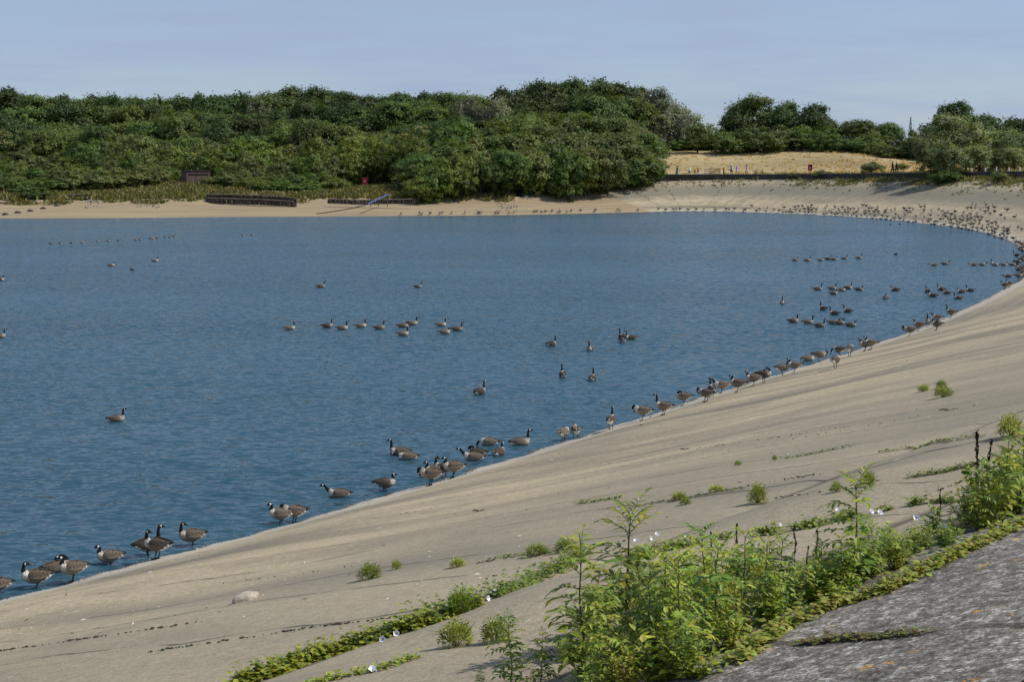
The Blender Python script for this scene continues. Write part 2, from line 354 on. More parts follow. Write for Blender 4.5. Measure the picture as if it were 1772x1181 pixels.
strip("beach", U_D1 - 6, u_px(0, 378) + 160, np.concatenate([np.arange(-4, 0, .8), np.arange(0, 14.2, .45)]), M_beach, dz=.03, du=1.2)
strip("meadow", U_R1 + 20, U_D1 + 32, np.arange(5.5, 62, 1.1), M_meadow, dz=.0, du=1.2, vrel=True)
strip("path", U_R1 - 20, U_D1 + 2, (1.62, 2.4, 3.5, 4.6, 5.55), M_path, dz=.012, du=1.2, vrel=True)

# wave wall along the far crest
def wall():
    us = np.arange(U_R1 - 10, U_D1 + 2, 1.5); x, y, nx, ny = shore_frame(us); vw = vwall(us)
    mb = MB(); cp = MB()
    def ringed(B, prof):
        vs = []; k = len(prof)
        for i in range(len(us)):
            for dv, dz in prof:
                z = vw[i] / S_ + dz; vs.append((x[i] + nx[i] * (vw[i] + dv), y[i] + ny[i] * (vw[i] + dv), z))
        fs = [(i * k + j, i * k + (j + 1) % k, (i + 1) * k + (j + 1) % k, (i + 1) * k + j) for i in range(len(us) - 1) for j in range(k)]
        fs += [tuple(range(k)), tuple((len(us) - 1) * k + j for j in range(k))[::-1]]
        B.add(vs, fs)
    ringed(mb, ((0, -.5), (0, .84), (.4, .84), (.4, -.5))); ringed(cp, ((-.04, .842), (-.04, .92), (1.6, .92), (1.6, .842)))
    r = thing("wave_wall", (0, 0, 0), "long low dark concrete wave wall along the far crest of the bank", "wall")
    M_wall = simple_mat("dark_stained_concrete", (.05, .05, .042), .9, .5, .6); M_cope = simple_mat("pale_coping", (.25, .235, .2), .9, .3, .8)  # wall face coloured much darker than the coping
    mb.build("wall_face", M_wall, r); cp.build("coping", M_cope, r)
wall()

# water
def make_water():
    m, n, l, p = mat_base("lake_water")
    t = N(n, "TexCoord")
    def wv(sx, sy, scale, det, rot, dist=0., col=False):
        mp = N(n, "Mapping"); mp.inputs['Scale'].default_value = (sx, sy, 1); mp.inputs['Rotation'].default_value = (0, 0, R(rot)); l.new(t.outputs['Object'], mp.inputs[0])
        z = N(n, "TexNoise", Scale=scale, Detail=det, Roughness=.6, Distortion=dist); l.new(mp.outputs[0], z.inputs['Vector']); return z.outputs[1 if col else 0]
    def vm(op, a, b):
        q = N(n, "VectorMath"); q.operation = op
        for i, x in enumerate((a, b)):
            if x is None: continue
            if isinstance(x, tuple): q.inputs[i].default_value = x
            else: l.new(x, q.inputs[i])
        return q.outputs[0]
    # wave slopes as a normal of their own, so that distant ripples keep their tilt
    gust = ramp(n, l, wv(.25, 1, .05, 3., 5), ((.3, .75), (.7, 1.2)))
    s1 = vm('MULTIPLY', vm('SUBTRACT', wv(.42, 1, 6.2, 3., 8, .3, True), (.5, .5, .5)), (1.0, 1.9, 0))
    s2 = vm('MULTIPLY', vm('SUBTRACT', wv(.5, 1, 1.1, 2., -6, 0, True), (.5, .5, .5)), (.22, .36, 0))
    sl = vm('MULTIPLY', vm('ADD', s1, s2), gust)
    l.new(vm('NORMALIZE', vm('ADD', sl, (.0, -.14, 1)), None), p.inputs['Normal'])
    big = wv(.3, 1, .03, 3., 6)
    l.new(ramp(n, l, big, ((.35, (.022, .068, .098)), (.65, (.029, .084, .117)))), p.inputs['Base Color'])
    p.inputs['Roughness'].default_value = .12; p.inputs['IOR'].default_value = 1.33
    return m
me = bpy.data.meshes.new("water"); wp = [(-6000, -3000), (400, -3000), (400, 6000), (-6000, 6000)]
k = 60; xs = np.linspace(-4000, 160, k); ys = np.linspace(-600, 700, k); XX, YY = np.meshgrid(xs, ys)
tag(link("water", grid_mesh("water", XX, YY, XX * 0), make_water()), kind='structure')
# ------------------------------------------------------------------ trees
def crown_mesh(name, blobs, nclump, nleaf, leaf, cols, rs, name_pal='', gap=.0, droop=0.0, up=.25):
    """leaf-sized faces in clumps spread through the outer volume of several blobs; unit height"""
    g = np.random.default_rng(rs); vol = np.array([b[3] * b[4] * b[5] for b in blobs]) ** .67; vol /= vol.sum()
    C = []; NR = []; KK = []
    for _ in range(nclump):
        b = blobs[g.choice(len(blobs), p=vol)]; d = g.normal(size=3); d /= np.linalg.norm(d); d[2] = abs(d[2]) * .9 + d[2] * .1 if g.random() < .55 else d[2]
        r = .78 + .26 * g.random() ** .7 if g.random() < .8 else .45 + .3 * g.random()
        c = np.array(b[:3]) + d * np.array(b[3:]) * r
        if c[2] < .01: c[2] = .01 + .04 * g.random()
        C.append(c); NR.append(d); KK.append(g.random())
    C = np.array(C); NR = np.array(NR); KK = np.array(KK)
    n = nclump * nleaf; ci = np.repeat(np.arange(nclump), nleaf)
    off = g.normal(size=(n, 3)) * (.024 + .024 * g.random((n, 1))); off[:, 2] *= .75
    off[:, 2] -= droop * g.random(n)
    P = C[ci] + off
    nr = NR[ci] * 1.3 + g.normal(size=(n, 3)) * .38 + np.array([0, 0, up + .15]); nr /= np.linalg.norm(nr, axis=1)[:, None]
    a = np.cross(nr, g.normal(size=(n, 3))); a /= np.linalg.norm(a, axis=1)[:, None]; b = np.cross(nr, a)
    L = leaf * (.6 + .8 * g.random((n, 1))); W = L * (.5 + .3 * g.random((n, 1)))
    v = np.stack([P - a * L, P + b * W - a * L * .1, P + a * L, P - b * W + a * L * .15 + nr * W * .3], 1).reshape(-1, 3)
    v[:, 2] = np.maximum(v[:, 2], -.02)
    f = np.arange(4 * n).reshape(n, 4)
    me = bpy.data.meshes.new(name); me.from_pydata(v.tolist(), [], f.tolist())
    cols = np.array(cols); k = np.clip(KK[ci] * .7 + g.random(n) * .3, 0, .999); w = k * (len(cols) - 1); i0 = w.astype(int); t = (w - i0)[:, None]
    c = cols[i0] * (1 - t) + cols[np.minimum(i0 + 1, len(cols) - 1)] * t; c = c * (.85 + .3 * g.random((n, 1))) * (1.15 if 'dark' in name_pal else 1.45)
    ca = np.ones((n, 4), np.float32); ca[:, :3] = c
    at = me.color_attributes.new("Col", 'FLOAT_COLOR', 'CORNER'); at.data.foreach_set("color", np.repeat(ca, 4, axis=0).ravel()); me.update(); return me
def blobset(kind, g):
    if kind == 'dome':
        B = [(0, 0, .60, .36, .36, .36)]
        for k in range(9):
            w = k * 2 * math.pi / 9 + g.uniform(-.3, .3); r = g.uniform(.24, .36); B.append((r * math.cos(w), r * math.sin(w), g.uniform(.32, .70), g.uniform(.15, .22), g.uniform(.15, .22), g.uniform(.14, .22)))
        for k in range(4):
            w = g.uniform(0, 6.3); B.append((.17 * math.cos(w), .17 * math.sin(w), g.uniform(.78, .87), .16, .16, .13))
    elif kind == 'shrub':
        B = [(0, 0, .4, .42, .42, .5)]
        for k in range(9):
            w = k * .7 + g.uniform(-.3, .3); r = g.uniform(.28, .48); B.append((r * math.cos(w), r * math.sin(w), g.uniform(.18, .6), g.uniform(.18, .27), g.uniform(.18, .27), g.uniform(.2, .32)))
        B.append((g.uniform(-.15, .15), g.uniform(-.15, .15), .78, .2, .2, .2))
    else:   # upright willow plumes
        B = [(0, 0, .5, .3, .3, .45)]
        for k in range(8):
            w = k * .8 + g.uniform(-.3, .3); r = g.uniform(.18, .36); h = g.uniform(.35, .75); B.append((r * math.cos(w), r * math.sin(w), h, g.uniform(.12, .17), g.uniform(.12, .17), g.uniform(.24, .32)))
        B.append((g.uniform(-.1, .1), g.uniform(-.1, .1), .8, .14, .14, .2))
    return B
PAL = {'dark': [(.028, .050, .016), (.042, .074, .022), (.056, .092, .027), (.072, .110, .034)],
       'mid': [(.030, .055, .014), (.050, .082, .020), (.068, .104, .026), (.090, .125, .034)],
       'olive': [(.042, .060, .020), (.064, .086, .028), (.086, .108, .034), (.110, .128, .045)],
       'yellow': [(.042, .070, .014), (.070, .102, .020), (.096, .130, .026), (.122, .152, .034)],
       'silver': [(.066, .084, .052), (.100, .122, .078), (.13, .15, .10), (.16, .178, .125)],
       'willow': [(.060, .088, .034), (.095, .130, .052), (.125, .160, .070), (.155, .190, .094)]}
M_leaf = col_mat("tree_leaves", .6, .15, 1.2, mult=(1.28, 1.18, 1.1), obj_var=.26, hue=.02, transl=.3, spec=.25)
M_bark = simple_mat("bark", (.085, .068, .05), .95, .4, 1.5)
def trunk_mesh(name, kind, rs):
    g = random.Random(rs); mb = MB(); h = .5 if kind == 'dome' else .3
    mb.tube([(0, 0, -.03), (g.uniform(-.01, .01), 0, h * .4), (g.uniform(-.02, .02), g.uniform(-.02, .02), h)], [.032, .024, .016], seg=8)
    for k in range(6):
        w = k * 1.05 + g.uniform(-.3, .3); z0 = h * g.uniform(.35, .95); r = g.uniform(.2, .32)
        mb.tube([(0, 0, z0), (r * .5 * math.cos(w), r * .5 * math.sin(w), z0 + .12), (r * math.cos(w), r * math.sin(w), z0 + .26)], [.014, .009, .004], seg=6)
    return mb.mesh(name)
TREE = {}
for kind, pals in (('dome', ('dark', 'mid', 'olive')), ('shrub', ('mid', 'olive', 'yellow', 'dark')), ('plume', ('silver', 'willow'))):
    for pal in pals:
        for q in range(2 if kind != 'plume' else 3):
            rs = len(TREE) * 17 + 3; g = random.Random(rs)
            nc, nl, lf = {'dome': (380, 26, .0195), 'shrub': (340, 26, .024), 'plume': (340, 26, .017)}[kind]
            TREE[(kind, pal, q)] = (crown_mesh("crown", blobset(kind, g), nc, nl, lf, PAL[pal], rs, pal, droop=.03 if kind == 'plume' else 0), trunk_mesh("trunk", kind, rs))
KNAME = {('dome', 'dark'): 'oak_tree', ('dome', 'mid'): 'broadleaf_tree', ('dome', 'olive'): 'broadleaf_tree', ('shrub', 'mid'): 'shrub', ('shrub', 'olive'): 'shrub', ('shrub', 'yellow'): 'shrub', ('shrub', 'dark'): 'shrub', ('plume', 'silver'): 'willow_tree', ('plume', 'willow'): 'willow_tree'}
def tree(kind, pal, x, y, z, h, w, label, group=None, q=None, cat=None, rz=None):
    q = random.randrange(2 if kind != 'plume' else 3) if q is None else q
    cm, tm = TREE[(kind, pal, q)]
    wx = w / .92
    r = thing(KNAME[(kind, pal)], (x, y, z), label, cat or ('shrub' if kind == 'shrub' else 'tree'), random.uniform(0, 6.28) if rz is None else rz, group, (wx, wx * random.uniform(.9, 1.1), h))
    link("crown", cm, M_leaf, r); link("trunk", tm, M_bark, r); return r
def tree_px(kind, pal, px, ptop, dist, wpx, label, group=None, sink=0.0, pbase=None, **kw):
    """a tree at picture column px and distance dist whose top shows at ptop"""
    d = ray(px, 400); X = d[0] / d[1] * dist; z0 = zat(X, dist) - .3 - sink
    top = atd(px, ptop, dist)[2]
    return tree(kind, pal, X, dist, z0, max(1.2, (top - z0) / .98), wpx * dist / F, label, group, **kw)

SKY = np.array([(-160, 150), (0, 152), (14, 150), (45, 160), (110, 162), (160, 165), (250, 164), (330, 163), (400, 162), (450, 162), (500, 153), (540, 149), (590, 154), (640, 170), (675, 161), (720, 156), (780, 154), (830, 166), (862, 158),
                (890, 146), (930, 141), (960, 137), (1000, 137), (1060, 139), (1100, 150), (1150, 156), (1185, 185)])
def skyline(x): return float(np.interp(x, SKY[:, 0], SKY[:, 1]))
G_BACK = "tall dark oaks along the skyline of the wood"
for i, x in enumerate(np.arange(-150, 870, 32.0)):
    xx = x + random.uniform(-6, 6); y = skyline(xx) + random.uniform(-1, 5)
    tree_px('dome', 'dark' if random.random() < .8 else 'mid', xx, y, random.uniform(348, 372), random.uniform(76, 112), "tall dark green oak on the skyline of the wood left of the pale willows", G_BACK)
G_HIGH = "tall dark oaks on the highest part of the wood"
for i, x in enumerate(np.arange(880, 1120, 30.0)):
    xx = x + random.uniform(-6, 6); y = skyline(xx) + random.uniform(-1, 4)
    tree_px('dome', 'dark', xx, y, random.uniform(335, 352), random.uniform(84, 116), "tall dark green oak on the wood's highest part right of the pale willows", G_HIGH)
ROWS = [(335, .20, 33, 86, 'dome', ('dark', 'dark', 'dark', 'mid'), "dark green rounded tree in the upper wood just below the skyline", "rounded trees just below the skyline of the wood", 'tree'),
        (320, .38, 34, 84, 'dome', ('dark', 'mid', 'mid'), "mid green rounded tree halfway up the wooded slope behind the beach", "rounded trees halfway up the wooded slope", 'tree'),
        (305, .55, 33, 74, 'dome', ('mid', 'olive', 'dark', 'mid'), "low green bushy tree in the lower wood behind the shore shrubs", "low bushy trees in the lower wood", 'tree')]
for dist, fr, step, wpx, kind, pals, lab, grp, cat in ROWS:
    for x in np.arange(-130, 1110, step):
        xx = x + random.uniform(-8, 8); bl = np.interp(xx, [-100, 380, 720, 760, 1150], [292, 285, 300, 300, 288])
        y = skyline(xx) + (bl - skyline(xx)) * (fr + random.uniform(-.05, .04) + .07 * math.sin(xx / 75 + dist))
        pk = pals[int((.5 + .5 * math.sin(xx / 58 + dist * .7)) * .999 * len(pals))] if random.random() < .75 else random.choice(pals)
        tree_px(kind, pk, xx, y, dist + random.uniform(-6, 6), wpx * random.uniform(.85, 1.2), lab, grp, cat=cat)
# shore shrubs left of the big front thicket: top line by column
TOPA = ([-100, 0, 60, 110, 180, 250, 300, 345, 380, 430, 480, 540, 600, 660, 730], [236, 250, 262, 262, 236, 232, 245, 250, 262, 236, 246, 238, 246, 232, 215])
for dist, dy, step, wpx, pals in ((293, 0, 30, 60, ('olive', 'mid', 'olive', 'yellow')), (282, 22, 30, 54, ('olive', 'mid', 'mid', 'yellow')), (273, 42, 28, 46, ('olive', 'mid', 'olive'))):
    for x in np.arange(-110, 735, step):
        xx = x + random.uniform(-9, 9)
        if dist < 276 and (295 < xx < 372): continue
        if dist < 276 and xx > 570: continue
        if dist < 290 and (300 < xx < 372): continue
        y = np.interp(xx, *TOPA) + dy + random.uniform(-7, 9)
        if dist < 276 and xx > 430: y = max(y, 298)
        tree_px('shrub', random.choice(pals), xx, y, dist + random.uniform(-3, 3), wpx * random.uniform(.8, 1.2), "olive green shrub in the thicket between the left beach and the wood", "olive shrubs behind the left beach")
for xx, y, dd, w in ((18, 300, 258, 60), (55, 318, 254, 60), (75, 306, 256, 50), (105, 290, 259, 52), (128, 282, 260, 50), (170, 290, 262, 50), (205, 288, 264, 46), (240, 284, 266, 46), (276, 286, 267, 46), (62, 332, 250.5, 46)):
    tree_px('shrub', 'olive' if xx > 90 else 'mid', xx, y, dd, w, "low shrub at the very edge of the left beach, left of the dark hut", "low shrubs at the left beach edge")
for xx, y, w in ((372, 303, 36), (395, 295, 44), (425, 300, 40), (455, 306, 40), (490, 308, 44), (530, 312, 44)):
    tree_px('shrub', random.choice(('olive', 'mid', 'olive')), xx, y, 266 + random.uniform(-2, 2), w, "low scrub bush on the rough bank above the dark timber revetment", "scrub bushes on the bank above the revetment")
# big front thicket on the point
TOPB = ([715, 745, 780, 830, 880, 940, 1000, 1050, 1090, 1120, 1140], [272, 244, 232, 222, 224, 214, 216, 216, 234, 246, 275])
for dist, dy, step, wpx, pals in ((290, -14, 36, 100, ('mid', 'olive', 'mid')), (278, 10, 36, 92, ('mid', 'yellow', 'olive')), (268, 36, 36, 84, ('mid', 'mid', 'yellow', 'dark'))):
    for x in np.arange(735, 1100, step):
        xx = x + random.uniform(-8, 8); y = np.interp(xx, *TOPB) + dy + random.uniform(-7, 7)
        tree_px(random.choice(('dome', 'shrub')), random.choice(('mid', 'olive', 'mid')), xx, y, dist + random.uniform(-3, 3) + np.interp(xx, [735, 1000, 1120], [-5, 7, 15]), wpx * random.uniform(.85, 1.15), "tall bright green bush in the thicket on the point left of the meadow", "tall bushes of the thicket on the point")
for xx, y, w in ((722, 305, 44), (745, 284, 52), (772, 272, 52), (800, 262, 50), (832, 275, 52), (865, 290, 44), (905, 285, 46), (940, 290, 46), (972, 284, 48), (1005, 280, 48), (1040, 276, 48), (1072, 262, 48), (1098, 252, 52), (1120, 262, 44)):
    dd = np.interp(xx, [722, 850, 1000, 1120], [258, 266, 277, 287])
    tree_px('shrub', random.choice(('yellow', 'mid', 'dark', 'yellow')), xx, y, dd, w, "bushy shrub at the beach edge of the thicket on the point", "shrubs at the beach edge of the thicket")
# pale willows standing out of the wood
for xx, y, dist, w, lab in ((806, 158, 331, 54, "pale grey-green willow on the skyline, left of two pale crowns"), (866, 164, 329, 60, "pale grey-green willow on the skyline, right of two pale crowns"),
                            (1138, 147, 346, 100, "large silver-green willow at the right end of the main wood"), (1168, 180, 343, 80, "silver-green willow sloping down to the right end of the main wood"),
                            (1120, 186, 340, 80, "silver-green willow low in front of the largest silver willow"), (452, 164, 344, 46, "small pale grey-green crown on the wood's left skyline"), (834, 178, 328, 44, "low pale grey-green willow between the two pale skyline crowns")):
    tree_px('plume', 'silver', xx, y, dist, w, lab)
# trees behind the meadow
for xx, y, dist, w, kind, pal, lab in (
    (1300, 166, 345, 104, 'dome', 'dark', "tallest dark oak with broad dome standing behind the dry meadow"), (1268, 186, 342, 60, 'dome', 'dark', "dark oak leaning out at the left of the meadow's tallest oak"),
    (1352, 176, 343, 84, 'dome', 'dark', "dark rounded oak just right of the meadow's tallest oak"), (1400, 180, 342, 84, 'dome', 'dark', "dark rounded oak at the right end of the meadow's oak clump"),
    (1425, 205, 339, 56, 'dome', 'mid', "green tree at the falling right edge of the meadow's oak clump"), (1205, 212, 330, 56, 'dome', 'mid', "small green tree in the gap right of the silver willow"),
    (1236, 214, 340, 64, 'shrub', 'mid', "green bush at the left corner of the dry meadow"), (1478, 206, 340, 84, 'dome', 'mid', "grey-green rounded tree right of the meadow's oaks"),
    (1530, 211, 342, 64, 'dome', 'mid', "small domed green tree left of the distant pylon"), (1505, 226, 335, 56, 'shrub', 'mid', "low green bush below the small domed tree by the pylon"), (1555, 232, 335, 46, 'shrub', 'dark', "dark bush directly below the distant pylon"),
    (1583, 222, 325, 44, 'shrub', 'olive', "brownish bush right of the pylon, beside the willows"), (1648, 177, 315, 106, 'dome', 'dark', "large dark domed oak rising behind the right-hand willows"), (1712, 199, 312, 84, 'dome', 'dark', "dark oak right of the large domed oak behind the willows"),
    (1765, 204, 312, 84, 'dome', 'dark', "dark oak cut by the right edge of the picture"), (1830, 208, 312, 90, 'dome', 'dark', "dark oak outside the right edge of the picture"), (1198, 236, 346, 70, 'shrub', 'mid', "green bush beside the thicket, at the meadow's far left")):
    tree_px(kind, pal, xx, y, dist, w, lab)
for xx, y, w, pal in ((1262, 228, 64, 'mid'), (1290, 218, 62, 'dark'), (1322, 220, 62, 'mid'), (1352, 216, 64, 'olive'), (1384, 216, 64, 'mid'), (1416, 220, 60, 'mid'), (1448, 236, 56, 'dark'), (1480, 240, 56, 'mid'), (1510, 244, 56, 'mid'), (1540, 250, 50, 'dark'), (1568, 252, 50, 'dark'), (1228, 236, 50, 'mid'), (1180, 236, 56, 'mid'), (1590, 250, 50, 'mid')):
    tree_px('shrub', pal, xx, y, (342 if xx < 1245 else 329) + random.uniform(-4, 4) - (xx > 1500) * 8, w, "dark bush in the hedge along the top edge of the dry meadow", "bushes in the hedge behind the meadow")
for xx, y, dist, w, lab in ((1632, 194, 262, 118, "tallest grey-green willow at the right end of the dry meadow"), (1606, 232, 256, 74, "willow at the meadow's right end, lowest at its left side"), (1668, 214, 258, 104, "grey-green willow right of the tallest willow by the wall"),
                            (1712, 222, 262, 106, "grey-green willow behind the wall's white posts, in the middle of the row"), (1752, 226, 258, 98, "grey-green willow by the right edge, behind the wall"), (1800, 224, 260, 76, "willow mostly outside the right edge"),
                            (1640, 246, 249, 80, "bushy low willow just behind the wall, left"), (1690, 250, 250, 80, "bushy low willow just behind the wall, middle"), (1738, 252, 250, 80, "bushy low willow just behind the wall, right")):
    tree_px('plume', 'willow', xx, y, dist, w, lab)
# ------------------------------------------------------------------ geese
def crom(P, n):
    P = np.array(P, float); m = len(P); out = []; ts = []
    for i in range(m - 1):
        p0, p1, p2, p3 = P[max(i - 1, 0)], P[i], P[i + 1], P[min(i + 2, m - 1)]
        for k in range(n):
            t = k / n; out.append(.5 * (2 * p1 + (p2 - p0) * t + (2 * p0 - 5 * p1 + 4 * p2 - p3) * t * t + (3 * p1 - p0 - 3 * p2 + p3) * t ** 3)); ts.append(i + t)
    out.append(P[-1]); ts.append(m - 1.); return np.array(out), np.array(ts)
BODY = [(-.37, .352, 0, .035, .010), (-.285, .335, 0, .085, .045), (-.19, .322, 0, .118, .095), (-.06, .312, 0, .142, .138), (.08, .322, 0, .138, .140), (.185, .352, 0, .108, .112)]
NW = [(.068, .074), (.043, .046), (.033, .035), (.030, .032), (.035, .039), (.037, .041), (.030, .031), (.019, .018), (.009, .006)]
NECKS = {
 'alert': [(.235, .43), (.252, .51), (.250, .59), (.262, .665), (.285, .705), (.315, .715), (.345, .705), (.366, .692), (.412, .682)],
 'look_back': [(.235, .43), (.258, .51), (.262, .59), (.252, .665), (.236, .705), (.206, .715), (.176, .705), (.155, .692), (.109, .682)],
 'rest': [(.225, .42), (.24, .462), (.215, .50), (.215, .54), (.238, .568), (.268, .578), (.298, .570), (.318, .558), (.362, .545)],
 'rest_back': [(.225, .425), (.245, .475), (.24, .53), (.235, .58), (.215, .612, .01), (.185, .62, .02), (.155, .61, .028), (.135, .598, .033), (.09, .583, .045)],
 'forward': [(.25, .41), (.31, .455), (.355, .51), (.395, .555), (.425, .578), (.455, .583), (.483, .573), (.503, .56), (.547, .545)],
 'preen': [(.215, .43, 0), (.225, .495, .01), (.185, .55, .035), (.125, .56, .06), (.085, .545, .08), (.05, .525, .097), (.02, .50, .108), (0, .482, .115), (-.035, .45, .122)],
 'breast': [(.25, .42), (.305, .465), (.34, .445), (.348, .395), (.338, .35), (.322, .322), (.305, .297), (.293, .277), (.27, .24)],
 'feed': [(.26, .355), (.32, .335), (.365, .28), (.39, .20), (.40, .15), (.405, .115), (.41, .085), (.414, .063), (.422, .02)],
 'tuck': [(.20, .42, 0), (.19, .48, .02), (.14, .515, .04), (.085, .505, .055), (.05, .487, .06), (.02, .472, .062), (-.01, .46, .062), (-.03, .452, .06), (-.07, .44, .05)],
 'low': [(.25, .375), (.32, .385), (.38, .41), (.43, .43), (.46, .44), (.49, .442), (.515, .432), (.535, .42), (.575, .41)]}
def goose_mesh(pose, swim=False, tone=1.0, seg=14, n=5, onefoot=False):
    P = BODY + [tuple(p) + ((0,) if len(p) == 2 else ()) + w for p, w in zip(NECKS[pose], NW)]
    Q, T = crom(P, n); X = Q[:, [0, 2, 1]]       # x, y, z
    m = len(Q); V = []; Fc = []; C = []
    side_prev = np.array([0, 1., 0])
    br = np.array([.135, .105, .078]) * tone; fl = np.array([.25, .205, .155]) * tone; pale = np.array([.42, .375, .31]); wh = np.array([.78, .77, .73]); bk = np.array([.012, .011, .011])
    vc = []
    for i in range(m):
        t = X[min(i + 1, m - 1)] - X[max(i - 1, 0)]; t /= np.linalg.norm(t)
        s = side_prev - t * side_prev.dot(t); s /= np.linalg.norm(s); side_prev = s; u = np.cross(t, s)
        if i == 0 and u[2] < 0: pass
        for k in range(seg):
            a = 2 * math.pi * k / seg; ca, sa = math.cos(a), math.sin(a)
            V.append(X[i] + s * ca * Q[i, 3] + u * (-1) * sa * Q[i, 4] * (1 if True else 0))
            T_ = T[i]; upv = V[-1][2] - X[i][2]; h = upv / max(Q[i, 4], 1e-4)
            if T_ < .95: c = bk if h > -.25 else wh
            elif T_ < 2.2: c = wh if h < -.1 or (T_ < 1.35) else br * .8
            elif T_ < 5.0:
                k_ = np.clip((.25 - h) / .9, 0, 1); c = br * (1 - k_) + (fl * .8 + pale * .2 * (T_ - 2) / 3) * k_
                if T_ < 2.9 and h < -.45: c = wh
                if T_ > 4.2: c = c * (1 - (T_ - 4.2)) + pale * .8 * (T_ - 4.2)
            elif T_ < 6.45: c = pale * (1.1 if h < .2 else .85)
            elif T_ < 10: c = bk
            elif T_ < 11.35: c = wh if (abs(ca) > .5 and 10.1 < T_ < 11.1 and h < .45) else bk
            else: c = bk
            vc.append(c)
    for i in range(m - 1):
        for k in range(seg):
            k2 = (k + 1) % seg; Fc.append((i * seg + k, (i + 1) * seg + k, (i + 1) * seg + k2, i * seg + k2))
    Fc.append(tuple(range(seg))); Fc.append(tuple((m - 1) * seg + k for k in range(seg))[::-1])
    def add(vs, fs, cs):
        o = len(V); V.extend(np.array(v, float) for v in vs); vc.extend(cs); Fc.extend(tuple(o + q for q in f) for f in fs)
    for sgn in (1, -1):             # folded wings lying along the flanks, black tips crossing over the tail
        W = [(.165, .10, .365, .02, .03), (.11, .128, .372, .022, .085), (0, .142, .368, .022, .108), (-.12, .130, .366, .02, .095), (-.22, .098, .368, .018, .065), (-.31, .055, .374, .013, .034), (-.385, .02, .372, .008, .012)]
        q, tt = crom(W, 3); vs = []; fs = []; cs = []
        for i in range(len(q)):
            for k in range(8):
                a = 2 * math.pi * k / 8; z = q[i, 2] + math.sin(a) * q[i, 4]; roll = .55 * (math.sin(a)) * q[i, 4]
                vs.append((q[i, 0], sgn * (q[i, 1] + math.cos(a) * q[i, 3] - max(roll, 0)), z))
                c = br * (1.0 - .06 * tt[i]); c = c if math.sin(a) > -.5 else fl * 1.05
                if tt[i] > 4.7: c = bk * 2
                cs.append(c)
        for i in range(len(q) - 1):
            for k in range(8):
                f = (i * 8 + k, i * 8 + (k + 1) % 8, (i + 1) * 8 + (k + 1) % 8, (i + 1) * 8 + k); fs.append(f if sgn < 0 else f[::-1])
        fs.append(tuple(range(8))); fs.append(tuple((len(q) - 1) * 8 + k for k in range(8)))
        add(vs, fs, cs)
    if not swim:
        for sgn in (1, -1):
            if onefoot and sgn < 0: continue
            x0 = .02 + (.025 * sgn if not onefoot else 0); path = [(x0 - .02, sgn * .062, .24), (x0 - .035, sgn * .062, .16), (x0 - .015, sgn * .06, .10), (x0, sgn * .058, .02)]; rd = [.032, .015, .0105, .011]
            vs = []; fs = []
            for (px, py, pz), r in zip(path, rd):
                for k in range(6): vs.append((px + r * math.cos(k * math.pi / 3), py + r * math.sin(k * math.pi / 3), pz))
            for i in range(3):
                for k in range(6): fs.append((i * 6 + k, i * 6 + (k + 1) % 6, (i + 1) * 6 + (k + 1) % 6, (i + 1) * 6 + k))
            add(vs, fs, [fl * .7] * 6 + [bk * 1.6] * 18)
            y = sgn * .058                        # webbed foot
            vs = [(x0 - .025, y, .012), (x0 + .075, y - .045, .004), (x0 + .095, y, .006), (x0 + .075, y + .045, .004), (x0, y, .028), (x0 - .02, y, -.01), (x0 + .075, y - .045, -.01), (x0 + .095, y, -.01), (x0 + .075, y + .045, -.01)]
            add(vs, [(0, 1, 4), (1, 2, 4), (2, 3, 4), (3, 0, 4), (0, 5, 6, 1), (1, 6, 7, 2), (2, 7, 8, 3), (3, 8, 5, 0)], [bk * 1.6] * 9)
    V = np.array(V)
    if swim: V[:, 2] -= .238
    me = bpy.data.meshes.new("goose"); me.from_pydata(V.tolist(), [], Fc)
    at = me.color_attributes.new("Col", 'FLOAT_COLOR', 'POINT'); ca = np.ones((len(V), 4), np.float32); ca[:, :3] = np.clip(np.array(vc), 0, 1); at.data.foreach_set("color", ca.ravel())
    me.polygons.foreach_set("use_smooth", np.ones(len(Fc), bool)); me.update(); return me
def make_plumage():
    m, n, l, p = mat_base("goose_plumage")
    a = N(n, "VertexColor", layer_name="Col"); t = N(n, "TexCoord")
    w = N(n, "TexWave", Scale=7.0, Distortion=14.0, Detail=3.0); w.inputs['Detail Scale'].default_value = 3; w.bands_direction = 'X'; l.new(t.outputs['Object'], w.inputs['Vector'])
    z = N(n, "TexNoise", Scale=26.0, Detail=4.0); l.new(t.outputs['Object'], z.inputs['Vector'])
    k = ramp(n, l, w.outputs[0], ((.15, .62), (.6, 1.), (.85, 1.65))); k2 = ramp(n, l, z.outputs[0], ((.3, .7), (.7, 1.3)))
    c = mix(n, l, 1., mix(n, l, 1., a.outputs[0], k, 'MULTIPLY'), k2, 'MULTIPLY')
    oi = N(n, "ObjectInfo"); hs = N(n, "HueSaturation"); l.new(math_n(n, l, 'ADD', math_n(n, l, 'MULTIPLY', oi.outputs['Random'], .6), .72), hs.inputs['Value']); l.new(c, hs.inputs['Color'])
    l.new(hs.outputs[0], p.inputs['Base Color']); p.inputs['Roughness'].default_value = .72; p.inputs['Specular IOR Level'].default_value = .2
    b = N(n, "Bump", Strength=.5, Distance=.01); l.new(w.outputs[0], b.inputs['Height']); l.new(b.outputs[0], p.inputs['Normal'])
    return m
M_goose = make_plumage()
GM = {}
def gmesh(pose, swim, dark=False, one=False):
    k = (pose, swim, dark, one)
    if k not in GM: GM[k] = goose_mesh(pose, swim, .55 if dark else 1.0, onefoot=one); GM[k].materials.append(M_goose)
    return GM[k]
